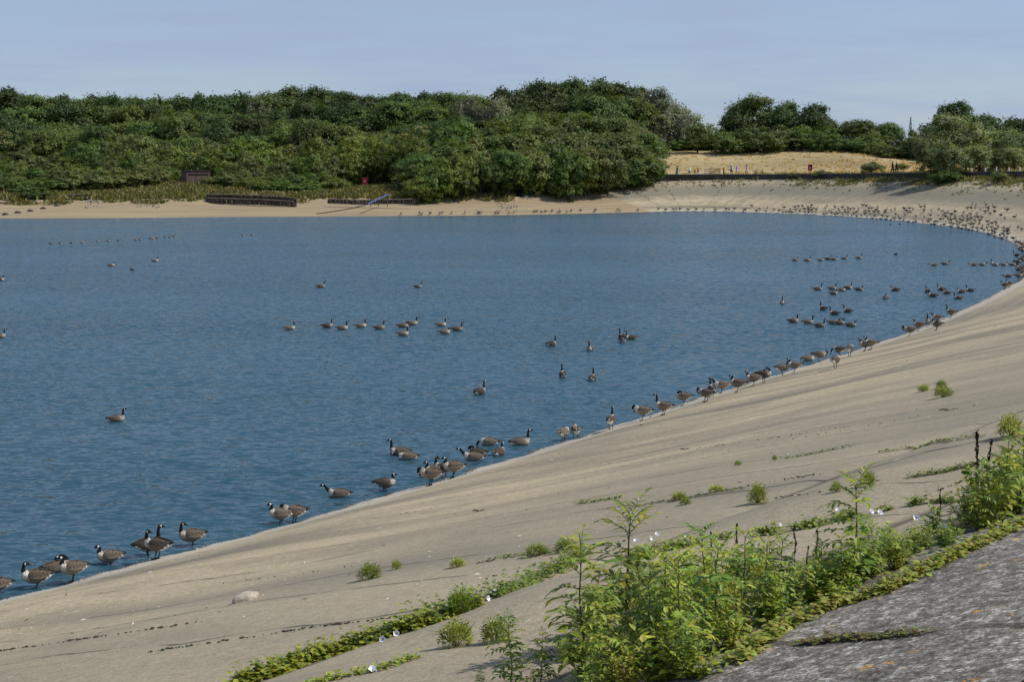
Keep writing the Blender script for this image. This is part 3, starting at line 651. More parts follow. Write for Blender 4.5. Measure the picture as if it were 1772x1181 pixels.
def goose(x, y, pose, head, label, group, swim=False, dark=False, one=False, size=1.0, name="goose", dz=0.0):
    """head: 0 = facing picture right, 180 = left, 90 = away, 270 = towards the camera"""
    X, Y, Z, V_ = hit(x, y)
    base = atan = math.atan2(Y, X) - math.pi / 2          # picture right as seen from here
    if swim: Z = .0
    elif V_ < 0: Z = max(Z, -.13)
    o = bpy.data.objects.new(name, gmesh(pose, swim, dark, one)); COL.objects.link(o)
    o.location = (X, Y, Z + dz); o.rotation_euler = (0, 0, base + R(head)); s = size * (.9 if swim else .9) * random.uniform(.96, 1.05); o.scale = (s, s, s)
    return tag(o, label, "goose", group)
GN = "geese standing along the near waterline"; GS = "geese swimming on the lake"
NEAR = [  # x, y of the feet (or waterline), pose, heading, swims, dark, one leg, label
 (-6,1030,'rest',185,0,0,0,"goose cut off by the left edge, only its tail end in view"),
 (63,1019,'rest_back',200,0,1,1,"dark goose at the far left looking back over its shoulder in the shallows"),
 (98,990,'preen',15,1,0,0,"goose afloat half hidden behind the goose with the raised left-facing head"),
 (127,1008,'rest',180,0,0,0,"brown goose facing left at the left water's edge, hiding a floating goose behind it"),
 (190,977,'rest',180,0,0,1,"pale breasted goose on one leg between the hidden pair and the dark pair at left"),
 (256,964,'alert',12,0,1,0,"back bird of the dark pair at left, neck stretched up, facing right"),
 (273,968,'rest_back',168,0,1,0,"front bird of the dark pair at left, tail to the right"),
 (332,946,'rest_back',180,0,0,1,"goose just right of the dark pair, head turned back over its brown wing"),
 (486,907,'rest',178,0,0,0,"white breasted goose facing left beside a bird with its head tucked down"),
 (510,905,'breast',186,0,0,0,"large goose bending its neck down behind a white breasted goose"),
 (587,861,'forward',180,1,0,0,"goose floating left close to the near bank, white rump raised"),
 (666,850,'rest',8,0,1,0,"dark goose with white breast facing right, standing in the shallows alone"),
 (692,788,'alert',180,1,0,0,"goose afloat facing left with upright neck, beside one with its head down"),
 (706,796,'low',182,1,0,0,"goose afloat with head stretched low in front of an upright swimmer"),
 (746,841,'breast',176,0,0,0,"biggest bird of the tight cluster on the bank, head lowered to the left"),
 (752,827,'rest',184,0,0,0,"goose behind the biggest clustered bird, white cheek showing above it"),
 (768,826,'rest_back',160,0,1,0,"dark headed goose in the middle of the tight cluster"),
 (785,828,'rest',200,0,0,0,"tan goose at the right side of the tight cluster, facing left"),
 (820,797,'forward',182,1,0,0,"goose afloat facing left just right of the tight cluster"),
 (824,789,'tuck',170,1,1,0,"dark goose with tucked head behind the floater right of the cluster"),
 (846,771,'feed',180,1,0,0,"goose dipping its bill in the water behind a dark bird seen from the back"),
 (863,788,'rest',60,1,1,0,"dark goose seen from the back left of the right-facing swimmer by the bank"),
 (900,771,'alert',2,1,0,0,"goose afloat facing right with upright neck close to the near bank"),
 (975,764,'breast',75,0,0,0,"left bird of two seen from behind with heads hidden"),
 (996,760,'breast',100,0,0,0,"right bird of two seen from behind with heads hidden"),
 (1057,744,'alert',95,0,1,0,"lone goose facing the water with its head up, seen from behind"),
 (1113,728,'breast',180,0,0,1,"goose bending its head to the left, right of the lone bird seen from behind"),
 (1149,719,'alert',172,0,0,0,"goose with long white-fronted neck raised, facing left"),
 (1183,702,'tuck',180,0,0,1,"rounded goose with tucked head right of the long-necked bird"),
 (1222,696,'breast',160,0,0,0,"white breasted goose preening in front of a raised black head"),
 (1232,688,'alert',120,0,1,0,"goose hidden behind a preening bird, only its black neck raised"),
 (1249,681,'forward',182,0,0,0,"goose with white tail pointing right, behind the preening bird"),
 (1277,679,'rest',180,0,0,1,"single goose facing left between the trio and a touching pair on the bank"),
 (1303,669,'rest',184,0,0,1,"left bird of a touching pair on the bank, brown and facing left"),
 (1321,663,'preen',5,0,1,0,"dark right bird of a touching pair, preening"),
 (1353,650,'rest',20,0,0,0,"goose with bright white breast facing right towards its neighbour"),
 (1375,645,'rest',182,0,0,1,"goose facing left towards the white breasted bird"),
 (1398,625,'rest',10,1,0,0,"small pale breasted goose afloat left of a bird with lowered head"),
 (1417,627,'breast',8,0,0,1,"goose lowering its head to the right in the shallows"),
 (1445,638,'breast',60,0,1,0,"upright dark goose on dry concrete seen from behind, above its own shadow"),
 (1452,617,'feed',170,0,1,0,"dark goose with lowered head behind the upright bird on concrete"),
 (1470,617,'breast',85,0,1,0,"round backed goose seen from behind near the touching pair facing left"),
 (1497,608,'rest',182,0,0,0,"left bird of two overlapping geese both facing left"),
 (1507,606,'rest',180,0,0,0,"right bird of two overlapping geese both facing left, tail out"),
 (1574,582,'breast',184,0,0,1,"dark brown goose at the left of the group below the bank's bend"),
 (1590,573,'rest',184,0,0,1,"goose second from the left in the group below the bank's bend"),
 (1606,566,'alert',250,0,0,0,"upright pale fronted goose in the group below the bank's bend"),
 (1623,559,'forward',168,0,0,0,"goose at the back of the group below the bank's bend, neck slanting left"),
 (1621,572,'preen',178,0,1,0,"dark preening goose at the front of the group below the bank's bend"),
 (1646,550,'alert',176,0,0,0,"big goose with neck straight up at the top of the group by the bend"),
 (1739,501,'rest',178,0,0,0,"pale breasted goose just left of the dark crowd at the right edge"),
 (1747,498,'rest_back',184,0,0,0,"goose overlapping the pale breasted bird left of the dark crowd"),
 (1744,480,'low',184,1,0,0,"goose afloat left of the dark crowd at the right edge, neck low")]
for x, y, pose, hd, swm, dk, one, lab in NEAR: goose(x, y, pose, hd + random.uniform(-16, 16), lab, GN, bool(swm), bool(dk), bool(one))
L_ = lambda s: s
SWIM = [
 (201,730,'alert',0,"lone goose swimming right on the open water above the left bank",0),
 (555,498,'alert',5,"left one of two small single geese far out in the middle",0),(723,498,'alert',0,"right one of two small single geese far out in the middle",0),
 (501,571,'alert',0,"last goose of the string swimming right, apart at its left end",0),(566,567,'alert',0,"goose with dark body second from the left in the string swimming right",1),
 (592,571,'alert',0,"goose just right of the dark bodied one in the string",0),(624,567,'alert',0,"goose in the middle of the string, higher of the two single ones",0),
 (656,570,'alert',0,"goose in the middle of the string, right before the close trio",0),(697,567,'rest',0,"left bird of the close trio in the string swimming right",0),
 (713,563,'alert',0,"right upper bird of the close trio in the string swimming right",0),(697,581,'alert',0,"lower bird of the close trio in the string swimming right",0),
 (763,565,'alert',0,"upper bird of the three leading the string swimming right",0),(769,578,'rest',0,"lower left bird of the three leading the string",0),(791,573,'alert',0,"foremost goose of the string swimming right, neck leaning",0),
 (954,599,'alert',40,"dark goose turning away, left of the group in the middle right",1),(1021,607,'alert',262,"goose facing the camera between the dark single and the close pair",0),
 (1076,587,'alert',120,"left bird of the close dark pair in the middle right",1),(1078,593,'low',100,"goose low in the water in front of the close dark pair",1),(1092,588,'alert',190,"right bird of the close dark pair, facing left",1),
 (974,653,'alert',95,"left one of two dark geese swimming directly away",1),(1025,659,'alert',88,"right one of two dark geese swimming directly away",1),(830,683,'alert',50,"single dark goose swimming away right in front of the bank geese",1),
 (0,486,'alert',0,"upper of two geese cut by the left edge of the picture",1),(-1,585,'alert',0,"lower of two geese cut by the left edge of the picture",0),
 (192,461,'rest',0,"small goose far out at left, left of a dark coot",0),(268,453,'alert',0,"small goose far out at left with upright neck, right of a coot",0)]
FAR_L = [(88,421),(104,420.5),(124,420),(142,419),(169,417),(187,416),(205,416),(235,414.5),(242,414),(260,412),(264,412.5),(272,411.5),(286,409),(294,410),(301,408.5)]
for x, y in FAR_L: SWIM.append((x, y + 1.5, random.choice(('alert', 'rest', 'rest')), random.choice((0, 0, 5, 350)), "tiny goose in the long far line swimming at upper left", 0))
SWIM += [(420,408,'rest',0,"left one of a tiny pair near the far beach at upper left",0),(436,408,'rest',0,"right one of a tiny pair near the far beach at upper left",0),
 (1376,452,'rest',0,"last goose at the left end of the upper right line of seven",0),(1397,452.5,'alert',0,"second goose from the left in the upper right line of seven",0),(1420,452,'rest',0,"third goose from the left in the upper right line of seven",0),
 (1433,450,'alert',0,"fourth goose of the upper right line of seven, closely followed",1),(1443,450.5,'rest',0,"fifth goose of the upper right line of seven",0),(1461,449,'alert',0,"second goose from the front in the upper right line of seven",0),
 (1486,448,'alert',0,"foremost goose at the right end of the upper right line of seven",0),
 (1616,460.5,'low',180,"pale goose with its head down beside one swimming right, near the bend",0),(1635,458.5,'forward',0,"goose leaning forward right of the pale head-down bird",0),
 (1685,460,'low',180,"leftmost goose of the line reaching the dark crowd at right",0),(1700,460,'forward',0,"goose second in the line reaching the dark crowd at right",0),(1716,457,'alert',265,"goose facing the camera above the line reaching the dark crowd",0),
 (1722,460.5,'low',0,"goose in the middle of the line reaching the dark crowd, neck low",0),(1737,460,'rest',0,"goose fourth in the line reaching the dark crowd",0),(1752,460,'low',0,"goose touching the dark crowd at the end of the line",0),
 (1415,502.5,'alert',0,"left end bird of the five above the dark single at right",0),(1440,501.5,'alert',0,"second bird from the left of the five swimming right",0),(1456,504,'rest',0,"third bird of the five swimming right, lower",0),
 (1467,500.5,'alert',10,"fourth bird of the five swimming right, half hidden",1),(1486,503,'rest',0,"right end bird of the five swimming right",0),(1442,510,'rest',20,"dark goose just below the five swimming right",1),
 (1549,504,'rest',178,"dark goose facing left between the five and the dark group",1),(1532,518,'rest',80,"small dark goose seen from behind, below the left-facing one",1),
 (1605,507,'alert',110,"leftmost bird of the dark group at right, white rump",1),(1614,514,'alert',175,"dark goose facing left at the lower left of the dark group",1),(1629,503,'alert',170,"upper left bird of the touching two in the dark group",1),(1638,509,'rest',178,"lower right bird of the touching two in the dark group",1),
 (1663,507,'rest',176,"small dark goose at the right side of the dark group",1),(1679,504.5,'alert',178,"rightmost bird of the dark group, facing left",1),(1658,518,'alert',178,"lower right bird of the dark group, white flank",0),
 (1354,526,'alert',265,"single goose facing the camera left of the two groups at right",1),(1425,537,'alert',130,"left bird of three dark ones between the two right groups",1),(1444,545,'alert',160,"lowest bird of three dark ones between the two right groups",1),(1467,541,'alert',160,"right bird of three dark ones between the two right groups",1),
 (1372,558.5,'alert',0,"left end bird of the six swimming right nearest the bank",1),(1398,560.5,'alert',0,"second bird from the left of the six nearest the bank",0),(1418,566.5,'alert',0,"lowest bird of the six nearest the bank, pale flanks",0),
 (1441,561,'forward',0,"back bird of the overlapping two among the six nearest the bank",0),(1452,562,'rest',0,"front bird of the overlapping two among the six nearest the bank",0),(1472,565.5,'rest',0,"right end bird of the six nearest the bank",0),
 (1541,389.5,'alert',170,"left one of two dark geese afloat just off the far flock",1),(1557,389,'low',170,"right one of two dark geese afloat just off the far flock",1)]
for x, y, pose, hd, lab, dk in SWIM: goose(x, y, pose, hd + random.uniform(-9, 9), lab, GS, True, bool(dk), size=.68 if y < 440 else 1.0)
def coot(x, y, lab, hd):
    X, Y, Z, _ = hit(x, y); P = [(-.17, .07, 0, .02, .015), (-.10, .06, 0, .07, .05), (0, .055, 0, .085, .075), (.09, .07, 0, .06, .06), (.12, .13, 0, .034, .036), (.13, .18, 0, .03, .03), (.16, .2, 0, .025, .026), (.19, .19, 0, .012, .012), (.215, .182, 0, .004, .004)]
    q, t = crom(P, 4); mb = MB(); vs = []; fs = []; seg = 10
    for i in range(len(q)):
        tx = q[min(i + 1, len(q) - 1)] - q[max(i - 1, 0)]; a = math.atan2(tx[1], tx[0])
        for k in range(seg):
            w = 2 * math.pi * k / seg; vs.append((q[i, 0] - math.sin(a) * math.sin(w) * q[i, 4], math.cos(w) * q[i, 3], q[i, 1] + math.cos(a) * math.sin(w) * q[i, 4]))
    for i in range(len(q) - 1):
        for k in range(seg): mb.add([vs[i * seg + k], vs[i * seg + (k + 1) % seg], vs[(i + 1) * seg + (k + 1) % seg], vs[(i + 1) * seg + k]], [(0, 1, 2, 3)], (.7, .7, .68) if t[i] > 6.4 else (.015, .015, .017))
    o = mb.build("coot", M_goose, None, True); o.location = (X, Y, 0); o.rotation_euler = (0, 0, math.atan2(Y, X) - math.pi / 2 + R(hd)); tag(o, lab, "coot", "coots on the open water")
coot(229, 468, "small black coot between two small geese at upper left", 180); coot(1550, 441.5, "tiny black coot alone on the water right of the line of seven", 0)

# the flock on the far right shore
def shore_y(x): return float(np.interp(x, [p[0] for p in SHORE_PX[::-1] if p[1] < 450], [p[1] for p in SHORE_PX[::-1] if p[1] < 450]))
CL = [(1298, 1345, 6, 0, 9), (1345, 1362, 4, 0, 10), (1363, 1414, 20, 0, 14), (1424, 1468, 20, 0, 14), (1470, 1488, 7, 0, 12), (1490, 1542, 27, -1, 20), (1545, 1592, 18, -1, 22), (1590, 1642, 26, -1, 28), (1640, 1700, 48, -1, 27), (1700, 1745, 26, -2, 22), (1672, 1698, 6, 34, 44), (1700, 1722, 7, 34, 48), (1727, 1770, 6, 34, 52)]
spots = []
for a, b, nn, lo, hi in CL:
    for _ in range(nn):
        for tr in range(60):
            x = random.uniform(a, b); y = shore_y(min(x, 1745)) + (max(0, x - 1745) * .9) - lo - (hi - lo) * random.random() ** 1.7
            if all(abs(x - q[0]) > 4.2 or abs(y - q[1]) > 3.0 for q in spots): break
        spots.append((x, y, 'slope'))
for _ in range(38):                                   # dark crowd packed at the right edge
    t = random.random(); y = 402 + t * 88; xe = float(np.interp(y, [400, 418, 440, 478, 498], [1700, 1745, 1772, 1772, 1742])); spots.append((random.uniform(xe - 2, xe + 16) if y < 440 else random.uniform(1757, 1782), y, 'edge'))
POSES = ['rest', 'rest', 'tuck', 'breast', 'preen', 'tuck', 'rest_back', 'preen', 'breast', 'alert', 'tuck', 'rest']
spots.sort(key=lambda q: -q[1])
extra = []
for i, (x, y, k) in enumerate(spots):
    if i < 150:
        lab = "goose packed in the dark crowd at the right edge of the water" if k == 'edge' else "small goose resting in the scattered flock on the far right concrete shore"
        goose(x, y, random.choice(POSES), random.uniform(0, 360), lab, "crowd of geese at the right edge" if k == 'edge' else "flock on the far right shore", False, random.random() < .35)
    else: extra.append((x, y))
# the rest of the flock and the row on the far beach: too many and too small to count, one mass
for x in list(np.array([694,725,731,744,760,765,783,806,827,829,833,859,862,881,890,924,930,938,944,955,967,969,982,988,1004,1028,1031,1070,1074,1104,1138,1152,1166,1170,1176,1190,1206,1218,1236,1240,1256,1262,1270,1286,1290])): extra.append((x + random.uniform(-1.5, 1.5), shore_y(x) - random.uniform(.3, 3.0)))
def mass():
    vs = []; fs = []; cs = []; o = 0
    mats = [gmesh(p, False, d) for p in ('rest', 'alert', 'breast', 'preen', 'tuck') for d in (False, True)]
    dat = []
    for me in mats:
        v = np.array([q.co[:] for q in me.vertices]); c = np.empty(len(v) * 4, np.float32); me.color_attributes["Col"].data.foreach_get("color", c); dat.append((v, c.reshape(-1, 4), [tuple(p.vertices) for p in me.polygons]))
    for x, y in extra:
        v, c, f = dat[random.randrange(len(dat))]; X, Y, Z, V_ = hit(x, y); Z = max(Z, -.1); a = random.uniform(0, 6.28); ca, sa = math.cos(a), math.sin(a)
        w = np.stack([v[:, 0] * ca - v[:, 1] * sa + X, v[:, 0] * sa + v[:, 1] * ca + Y, v[:, 2] + Z], 1)
        vs.append(w); cs.append(c); fs += [tuple(o + i for i in q) for q in f]; o += len(v)
    me = bpy.data.meshes.new("distant_flock"); me.from_pydata(np.concatenate(vs).tolist(), [], fs); at = me.color_attributes.new("Col", 'FLOAT_COLOR', 'POINT'); at.data.foreach_set("color", np.concatenate(cs).ravel())
    me.polygons.foreach_set("use_smooth", np.ones(len(fs), bool)); me.update()
    tag(link("distant_flock", me, M_goose), "mass of tiny geese along the far waterline and far end of the shore", "geese", None, 'stuff')
mass()
# ------------------------------------------------------------------ near plants
M_plant = col_mat("plant_leaves", .5, .18, 40, mult=(1.5, 1.4, 1.2), obj_var=.16, hue=.012, transl=.32, spec=.35)
M_stem = col_mat("plant_stems", .8, .25, 40)
def leaflet(mb, base, d, nrm, L, W, col, fold=.25, curl=.15):
    d = d.normalized(); s = d.cross(nrm).normalized(); u = s.cross(d).normalized()
    if u.z < 0: u = -u
    b = base; t = b + d * L - u * curl * L; m1 = b + d * L * .35 + u * .0; m2 = b + d * L * .7 - u * curl * .4 * L
    l1 = m1 + s * W + u * fold * W; r1 = m1 - s * W + u * fold * W; l2 = m2 + s * W * .72 + u * fold * W * .7; r2 = m2 - s * W * .72 + u * fold * W * .7
    mb.add([b, m1, m2, t, l1, l2, r1, r2], [(0, 1, 4), (4, 1, 2, 5), (5, 2, 3), (0, 6, 1), (6, 7, 2, 1), (7, 3, 2)], col)
def gcol(g, base, v=.3):
    k = 1 + g.uniform(-v, v); y = g.uniform(-.12, .2); return (base[0] * k * (1 + y), base[1] * k, base[2] * k * (1 - .5 * y))
GREENS = [(.13, .20, .032), (.165, .235, .036), (.095, .16, .030), (.22, .27, .042)]
def compound_leaf(mb, st, p, d, L, g, pairs, lw, col):
    """a pinnate leaf: arching stalk with pairs of leaflets and one at the tip"""
    pts = []; q = p.copy(); dd = d.normalized()
    for k in range(pairs + 2): pts.append(q.copy()); q = q + dd * (L / (pairs + 1)); dd = (dd + Vector((0, 0, -.10 - .04 * k))).normalized()
    st.tube(pts, [.0028] * (len(pts) - 1) + [.001], (.10, .14, .04), 4)
    side = dd.cross(Vector((0, 0, 1)));  side = side.normalized() if side.length > .1 else Vector((1, 0, 0))
    for k in range(1, pairs + 1):
        t = (pts[k] - pts[k - 1]).normalized(); ll = lw * (.75 + .4 * math.sin(math.pi * k / (pairs + 1))) * g.uniform(.85, 1.15)
        for sgn in (1, -1):
            dv = (side * sgn * 1.0 + t * g.uniform(.35, .7) + Vector((0, 0, g.uniform(-.25, .25)))); leaflet(mb, pts[k], dv, Vector((0, 0, 1)) + t * .3, ll, ll * g.uniform(.15, .2), gcol(g, col), .3, g.uniform(.05, .3))
    leaflet(mb, pts[-1], pts[-1] - pts[-2], Vector((0, 0, 1)), lw, lw * .2, gcol(g, col), .3, .2)
def sapling_meshes(h, rs, dense=1.0, young=True):
    g = random.Random(rs); mb = MB(); st = MB(); n = 7; pts = []; x = y = 0
    for k in range(n): pts.append(Vector((x, y, h * .86 * k / (n - 1) - .03))); x += g.uniform(-.02, .02) * h; y += g.uniform(-.02, .02) * h
    st.tube(pts, [max(.003, .010 * h * (1 - k / n) + .002) for k in range(n)], (.115, .10, .052), 6)
    def at(t): i = min(int(t * (n - 1)), n - 2); f = t * (n - 1) - i; return pts[i].lerp(pts[i + 1], f)
    nodes = int(9 * h * dense + 4); rot = g.uniform(0, 3)
    for k in range(nodes):
        t = .12 + .88 * k / (nodes - 1); rot += math.pi / 2 + g.uniform(-.35, .35); top = t > .8
        base = random.Random(rs * 31 + k).choice(GREENS); base = GREENS[3] if top and g.random() < .6 else base
        for o in (0, math.pi):
            if g.random() < .12: continue
            el = g.uniform(.15, .55) + (.75 if top else 0) * (t - .6) * 2.2
            d = Vector((math.cos(rot + o) * math.cos(el), math.sin(rot + o) * math.cos(el), math.sin(el)))
            L = (.25 if not top else .20) * g.uniform(.75, 1.15); compound_leaf(mb, st, at(t), d, L, g, g.choice((4, 4, 5)), (.10 if not top else .078) * g.uniform(.85, 1.15), base)
    return mb.mesh("foliage"), st.mesh("stem")
def weed_meshes(h, w, rs, nstem=9, leafL=.055, base=GREENS[1], nl=22, spread=.6):
    """a many-stemmed leafy weed"""
    g = random.Random(rs); mb = MB(); st = MB()
    for s in range(nstem):
        a = g.uniform(0, 6.28); r = w * .5 * math.sqrt(g.random()); hh = h * (1 - .45 * (r / (w * .5)) ** 2) * g.uniform(.75, 1.05); pts = []
        for k in range(5): t = k / 4; pts.append(Vector((math.cos(a) * r * (.35 + .65 * t ** 1.3), math.sin(a) * r * (.35 + .65 * t ** 1.3), hh * t - .02)))
        st.tube(pts, [.004, .0035, .003, .002, .001], (.12, .13, .045), 4)
        for k in range(nl):
            t = .06 + .94 * (k + g.random()) / nl; i = min(int(t * 4), 3); p = pts[i].lerp(pts[i + 1], t * 4 - i); b = g.uniform(0, 6.28); el = g.uniform(-.15, .5) + .5 * t
            d = Vector((math.cos(b) * math.cos(el), math.sin(b) * math.cos(el), math.sin(el))); L = leafL * g.uniform(.6, 1.25) * (1.15 - .45 * t)
            leaflet(mb, p + d * leafL * .2, d, Vector((g.uniform(-.4, .4), g.uniform(-.4, .4), 1)), L, L * g.uniform(.2, .3), gcol(g, base if g.random() < .8 else GREENS[3], .35), .25, g.uniform(0, .35))
    return mb.mesh("foliage"), st.mesh("stems")
def plant_at(name, x, y, meshes, label, cat, group=None, hpx=None, h0=1.0, rz=None, wide=1.0):
    X, Y, Z, _ = hit(x, y, False); s = 1.0
    if hpx: s = hpx / ppm(Y) / h0
    r = thing(name, (X, Y, Z), label, cat, random.uniform(0, 6.28) if rz is None else rz, group, (s * wide, s * wide, s))
    link("foliage", meshes[0], M_plant, r); link("stems" if len(meshes[1].name) > 4 and meshes[1].name.startswith("stems") else "stem", meshes[1], M_stem, r); return r
SAP = [sapling_meshes(1.0, 11 + k, 1.4) for k in range(4)]
GA = "ash saplings growing in the joint at the bottom"
for i, (x, y, hp, q, lab) in enumerate((
    (1086, 1118, 285, 0, "tallest ash sapling in the bottom thicket, bare stem showing under a feathery top"), (1008, 1168, 275, 1, "tall dark leaved ash sapling at the left edge of the bottom thicket"),
    (884, 1192, 150, 2, "short ash sapling standing apart at the bottom, left of the thicket"), (934, 1196, 120, 3, "small ash sapling right of the one standing apart at the bottom"),
    (1476, 1012, 220, 1, "tall ash sapling with feathery crown standing above the right-hand weeds"), (1214, 1085, 200, 2, "ash sapling in the middle of the bottom thicket behind white flowers"),
    (1288, 1060, 165, 3, "ash sapling right of the middle of the bottom thicket"), (1150, 1120, 190, 3, "ash sapling inside the bottom thicket right of the tallest"),
    (1352, 1040, 130, 0, "ash sapling at the right edge of the bottom thicket"), (1735, 905, 165, 2, "ash sapling at the right edge of the picture"), (1690, 918, 120, 0, "ash sapling left of the one at the right picture edge"),
    (1050, 1190, 190, 2, "ash sapling at the very bottom in front of the tallest one"), (1545, 985, 75, 3, "low ash seedling right of the feathery crowned sapling"), (1422, 1020, 100, 2, "low ash seedling left of the feathery crowned sapling"), (1175, 1155, 235, 1, "ash sapling in the lower middle of the bottom thicket, leaning right"), (1240, 1120, 215, 0, "leafy ash sapling at the densest part of the bottom thicket"), (1120, 1165, 200, 0, "ash sapling low in front, between the two tallest and the middle"), (1325, 1080, 170, 1, "leafy ash sapling near the lichen apron at the thicket's right"), (1030, 1110, 150, 3, "ash sapling behind the tall dark leaved one at the thicket's left"), (1500, 1000, 110, 0, "ash sapling leaning against the feathery crowned one"), (1765, 890, 170, 1, "ash sapling half cut by the right picture edge"), (1455, 1030, 120, 3, "small ash sapling at the foot of the feathery crowned one"),
    (830, 1196, 46, 1, "ash seedling cut by the bottom edge, furthest left"))):
    plant_at("ash_sapling", x, y, SAP[q], lab, "sapling", GA, hp, 1.02)
WD = [weed_meshes(.6, .5, 40 + k, 8, .095, GREENS[k % 3], 20) for k in range(4)] + [weed_meshes(.5, .42, 60 + k, 14, .05, (.22, .24, .035), 24) for k in range(2)]
GW = "leafy weeds crowding the joint below the lichen apron"
# thicket along the joint: base line of the row and the height of its top
for i in range(66):
    t = i / 65; x = 985 + 410 * t + random.uniform(-18, 18); front = np.interp(x, [960, 1200, 1270, 1340, 1400], [1215, 1190, 1150, 1085, 1035]); back = np.interp(x, [960, 1100, 1250, 1400], [1120, 1050, 1000, 985])
    y = back + (front - back) * random.random() ** .8; hp = np.interp(x, [960, 1040, 1150, 1300, 1400], [60, 90, 108, 98, 65]) * random.uniform(.75, 1.2)
    plant_at("leafy_weed", x, y, random.choice(WD), "bright green leafy weed in the dense thicket at the bottom of the picture", "weed", "weeds of the bottom thicket", hp, .6, wide=random.uniform(1.0, 1.3))
for i in range(26):
    x = random.uniform(1400, 1560); y = np.interp(x, [1400, 1480, 1560], [1052, 1028, 985]) - random.uniform(0, 45)
    plant_at("leafy_weed", x, y, random.choice(WD[:5]), "leafy weed around the feathery crowned sapling, right of the bottom thicket", "weed", "weeds around the feathery sapling", random.uniform(45, 85), .6, wide=1.25)
for i in range(16):
    x = random.uniform(1560, 1660); y = np.interp(x, [1560, 1660], [985, 945]) - random.uniform(0, 40)
    plant_at("leafy_weed", x, y, random.choice(WD), "low yellowish weed between the feathery sapling and the right edge clump", "weed", "low weeds between the two right clumps", random.uniform(30, 60), .6, wide=1.4)
for i in range(22):
    x = random.uniform(1650, 1790); y = np.interp(x, [1650, 1790], [940, 875]) - random.uniform(0, 30)
    plant_at("leafy_weed", x, y, random.choice(WD), "leafy weed in the tall clump at the right edge of the picture", "weed", "weeds of the right edge clump", random.uniform(60, 130), .6, wide=1.1)
def ball_bush(rs, base, n=1300, leaf=.03):
    g = random.Random(rs); mb = MB(); st = MB()
    for k in range(14):
        a = g.uniform(0, 6.28); r = g.uniform(.05, .3); st.tube([(0, 0, -.02), (r * .6 * math.cos(a), r * .6 * math.sin(a), .16), (r * math.cos(a), r * math.sin(a), .3 * math.sqrt(max(.1, 1 - (r / .36) ** 2)))], [.005, .004, .001], (.12, .13, .045), 4)
    for k in range(n):
        a = g.uniform(0, 6.28); c = g.uniform(-.05, 1); q = math.sqrt(max(0, 1 - c * c)); d = Vector((q * math.cos(a), q * math.sin(a), c)); rr = g.uniform(.55, 1.05) * (1 + .18 * math.sin(a * 3 + rs) * math.sin(c * 5))
        p = Vector((d.x * .17 * rr, d.y * .17 * rr, .02 + max(0, d.z) * .27 * rr)); e = (d + Vector((g.uniform(-.7, .7), g.uniform(-.7, .7), g.uniform(-.1, .8)))); L = leaf * g.uniform(.6, 1.2)
        leaflet(mb, p, e, Vector((g.uniform(-.3, .3), g.uniform(-.3, .3), 1)), L, L * g.uniform(.24, .34), gcol(g, base if g.random() < .75 else GREENS[3], .35), .2, g.uniform(0, .3))
    return mb.mesh("foliage"), st.mesh("stems")
BU = [ball_bush(80 + k, GREENS[(1, 0, 3)[k % 3]]) for k in range(4)]
GB = "small bushes growing in the joints of the bank"
for x, y, w, hp, lab in ((1311, 872, 36, 36, "small round green bush alone on pale concrete casting a dark shadow"), (797, 1063, 54, 46, "round bush at the upper end of the low bindweed row"), (790, 1120, 62, 50, "yellow-green round bush below the bindweed row"), (857, 1113, 54, 44, "round bush just left of the short ash sapling"),
    (1446, 852, 20, 19, "tiny bush left of the feathery sapling's top"), (1502, 842, 26, 28, "tiny bush right of the feathery sapling's top"), (1748, 756, 48, 38, "bright bush at the right edge above the tall clump"), (640, 1003, 44, 28, "spreading weed with drooping leaves, left of a smaller one on open concrete"),
    (686, 986, 18, 17, "tiny weed right of the spreading one on open concrete"), (792, 982, 30, 16, "small green tuft on the joint left of two others"), (930, 962, 46, 20, "low green tuft on the joint, middle of three"), (976, 956, 34, 24, "low green tuft on the joint, right of three"), (1176, 866, 30, 14, "low tuft on the joint left of the round shadowed bush"),
    (1240, 852, 30, 12, "low weed on the joint nearest the round shadowed bush"), (1186, 874, 22, 12, "flat weed beside the joint under the low tufts"), (1632, 688, 34, 20, "small weed on the far part of the near slope, lowest of three"), (1598, 678, 20, 12, "small weed on the far part of the near slope, left of three"), (1629, 672, 20, 14, "small weed on the far part of the near slope, topmost of three"),
    (1277, 806, 14, 9, "tiny tuft by a broken joint in the middle of the slope"), (1340, 797, 10, 9, "tiny tuft at the start of a weedy joint")):
    o = plant_at("small_bush", x, y, random.choice(BU), lab, "bush", GB, hp, .3); k = w / (hp * 1.15); o.scale = (o.scale[2] * k, o.scale[2] * k, o.scale[2])
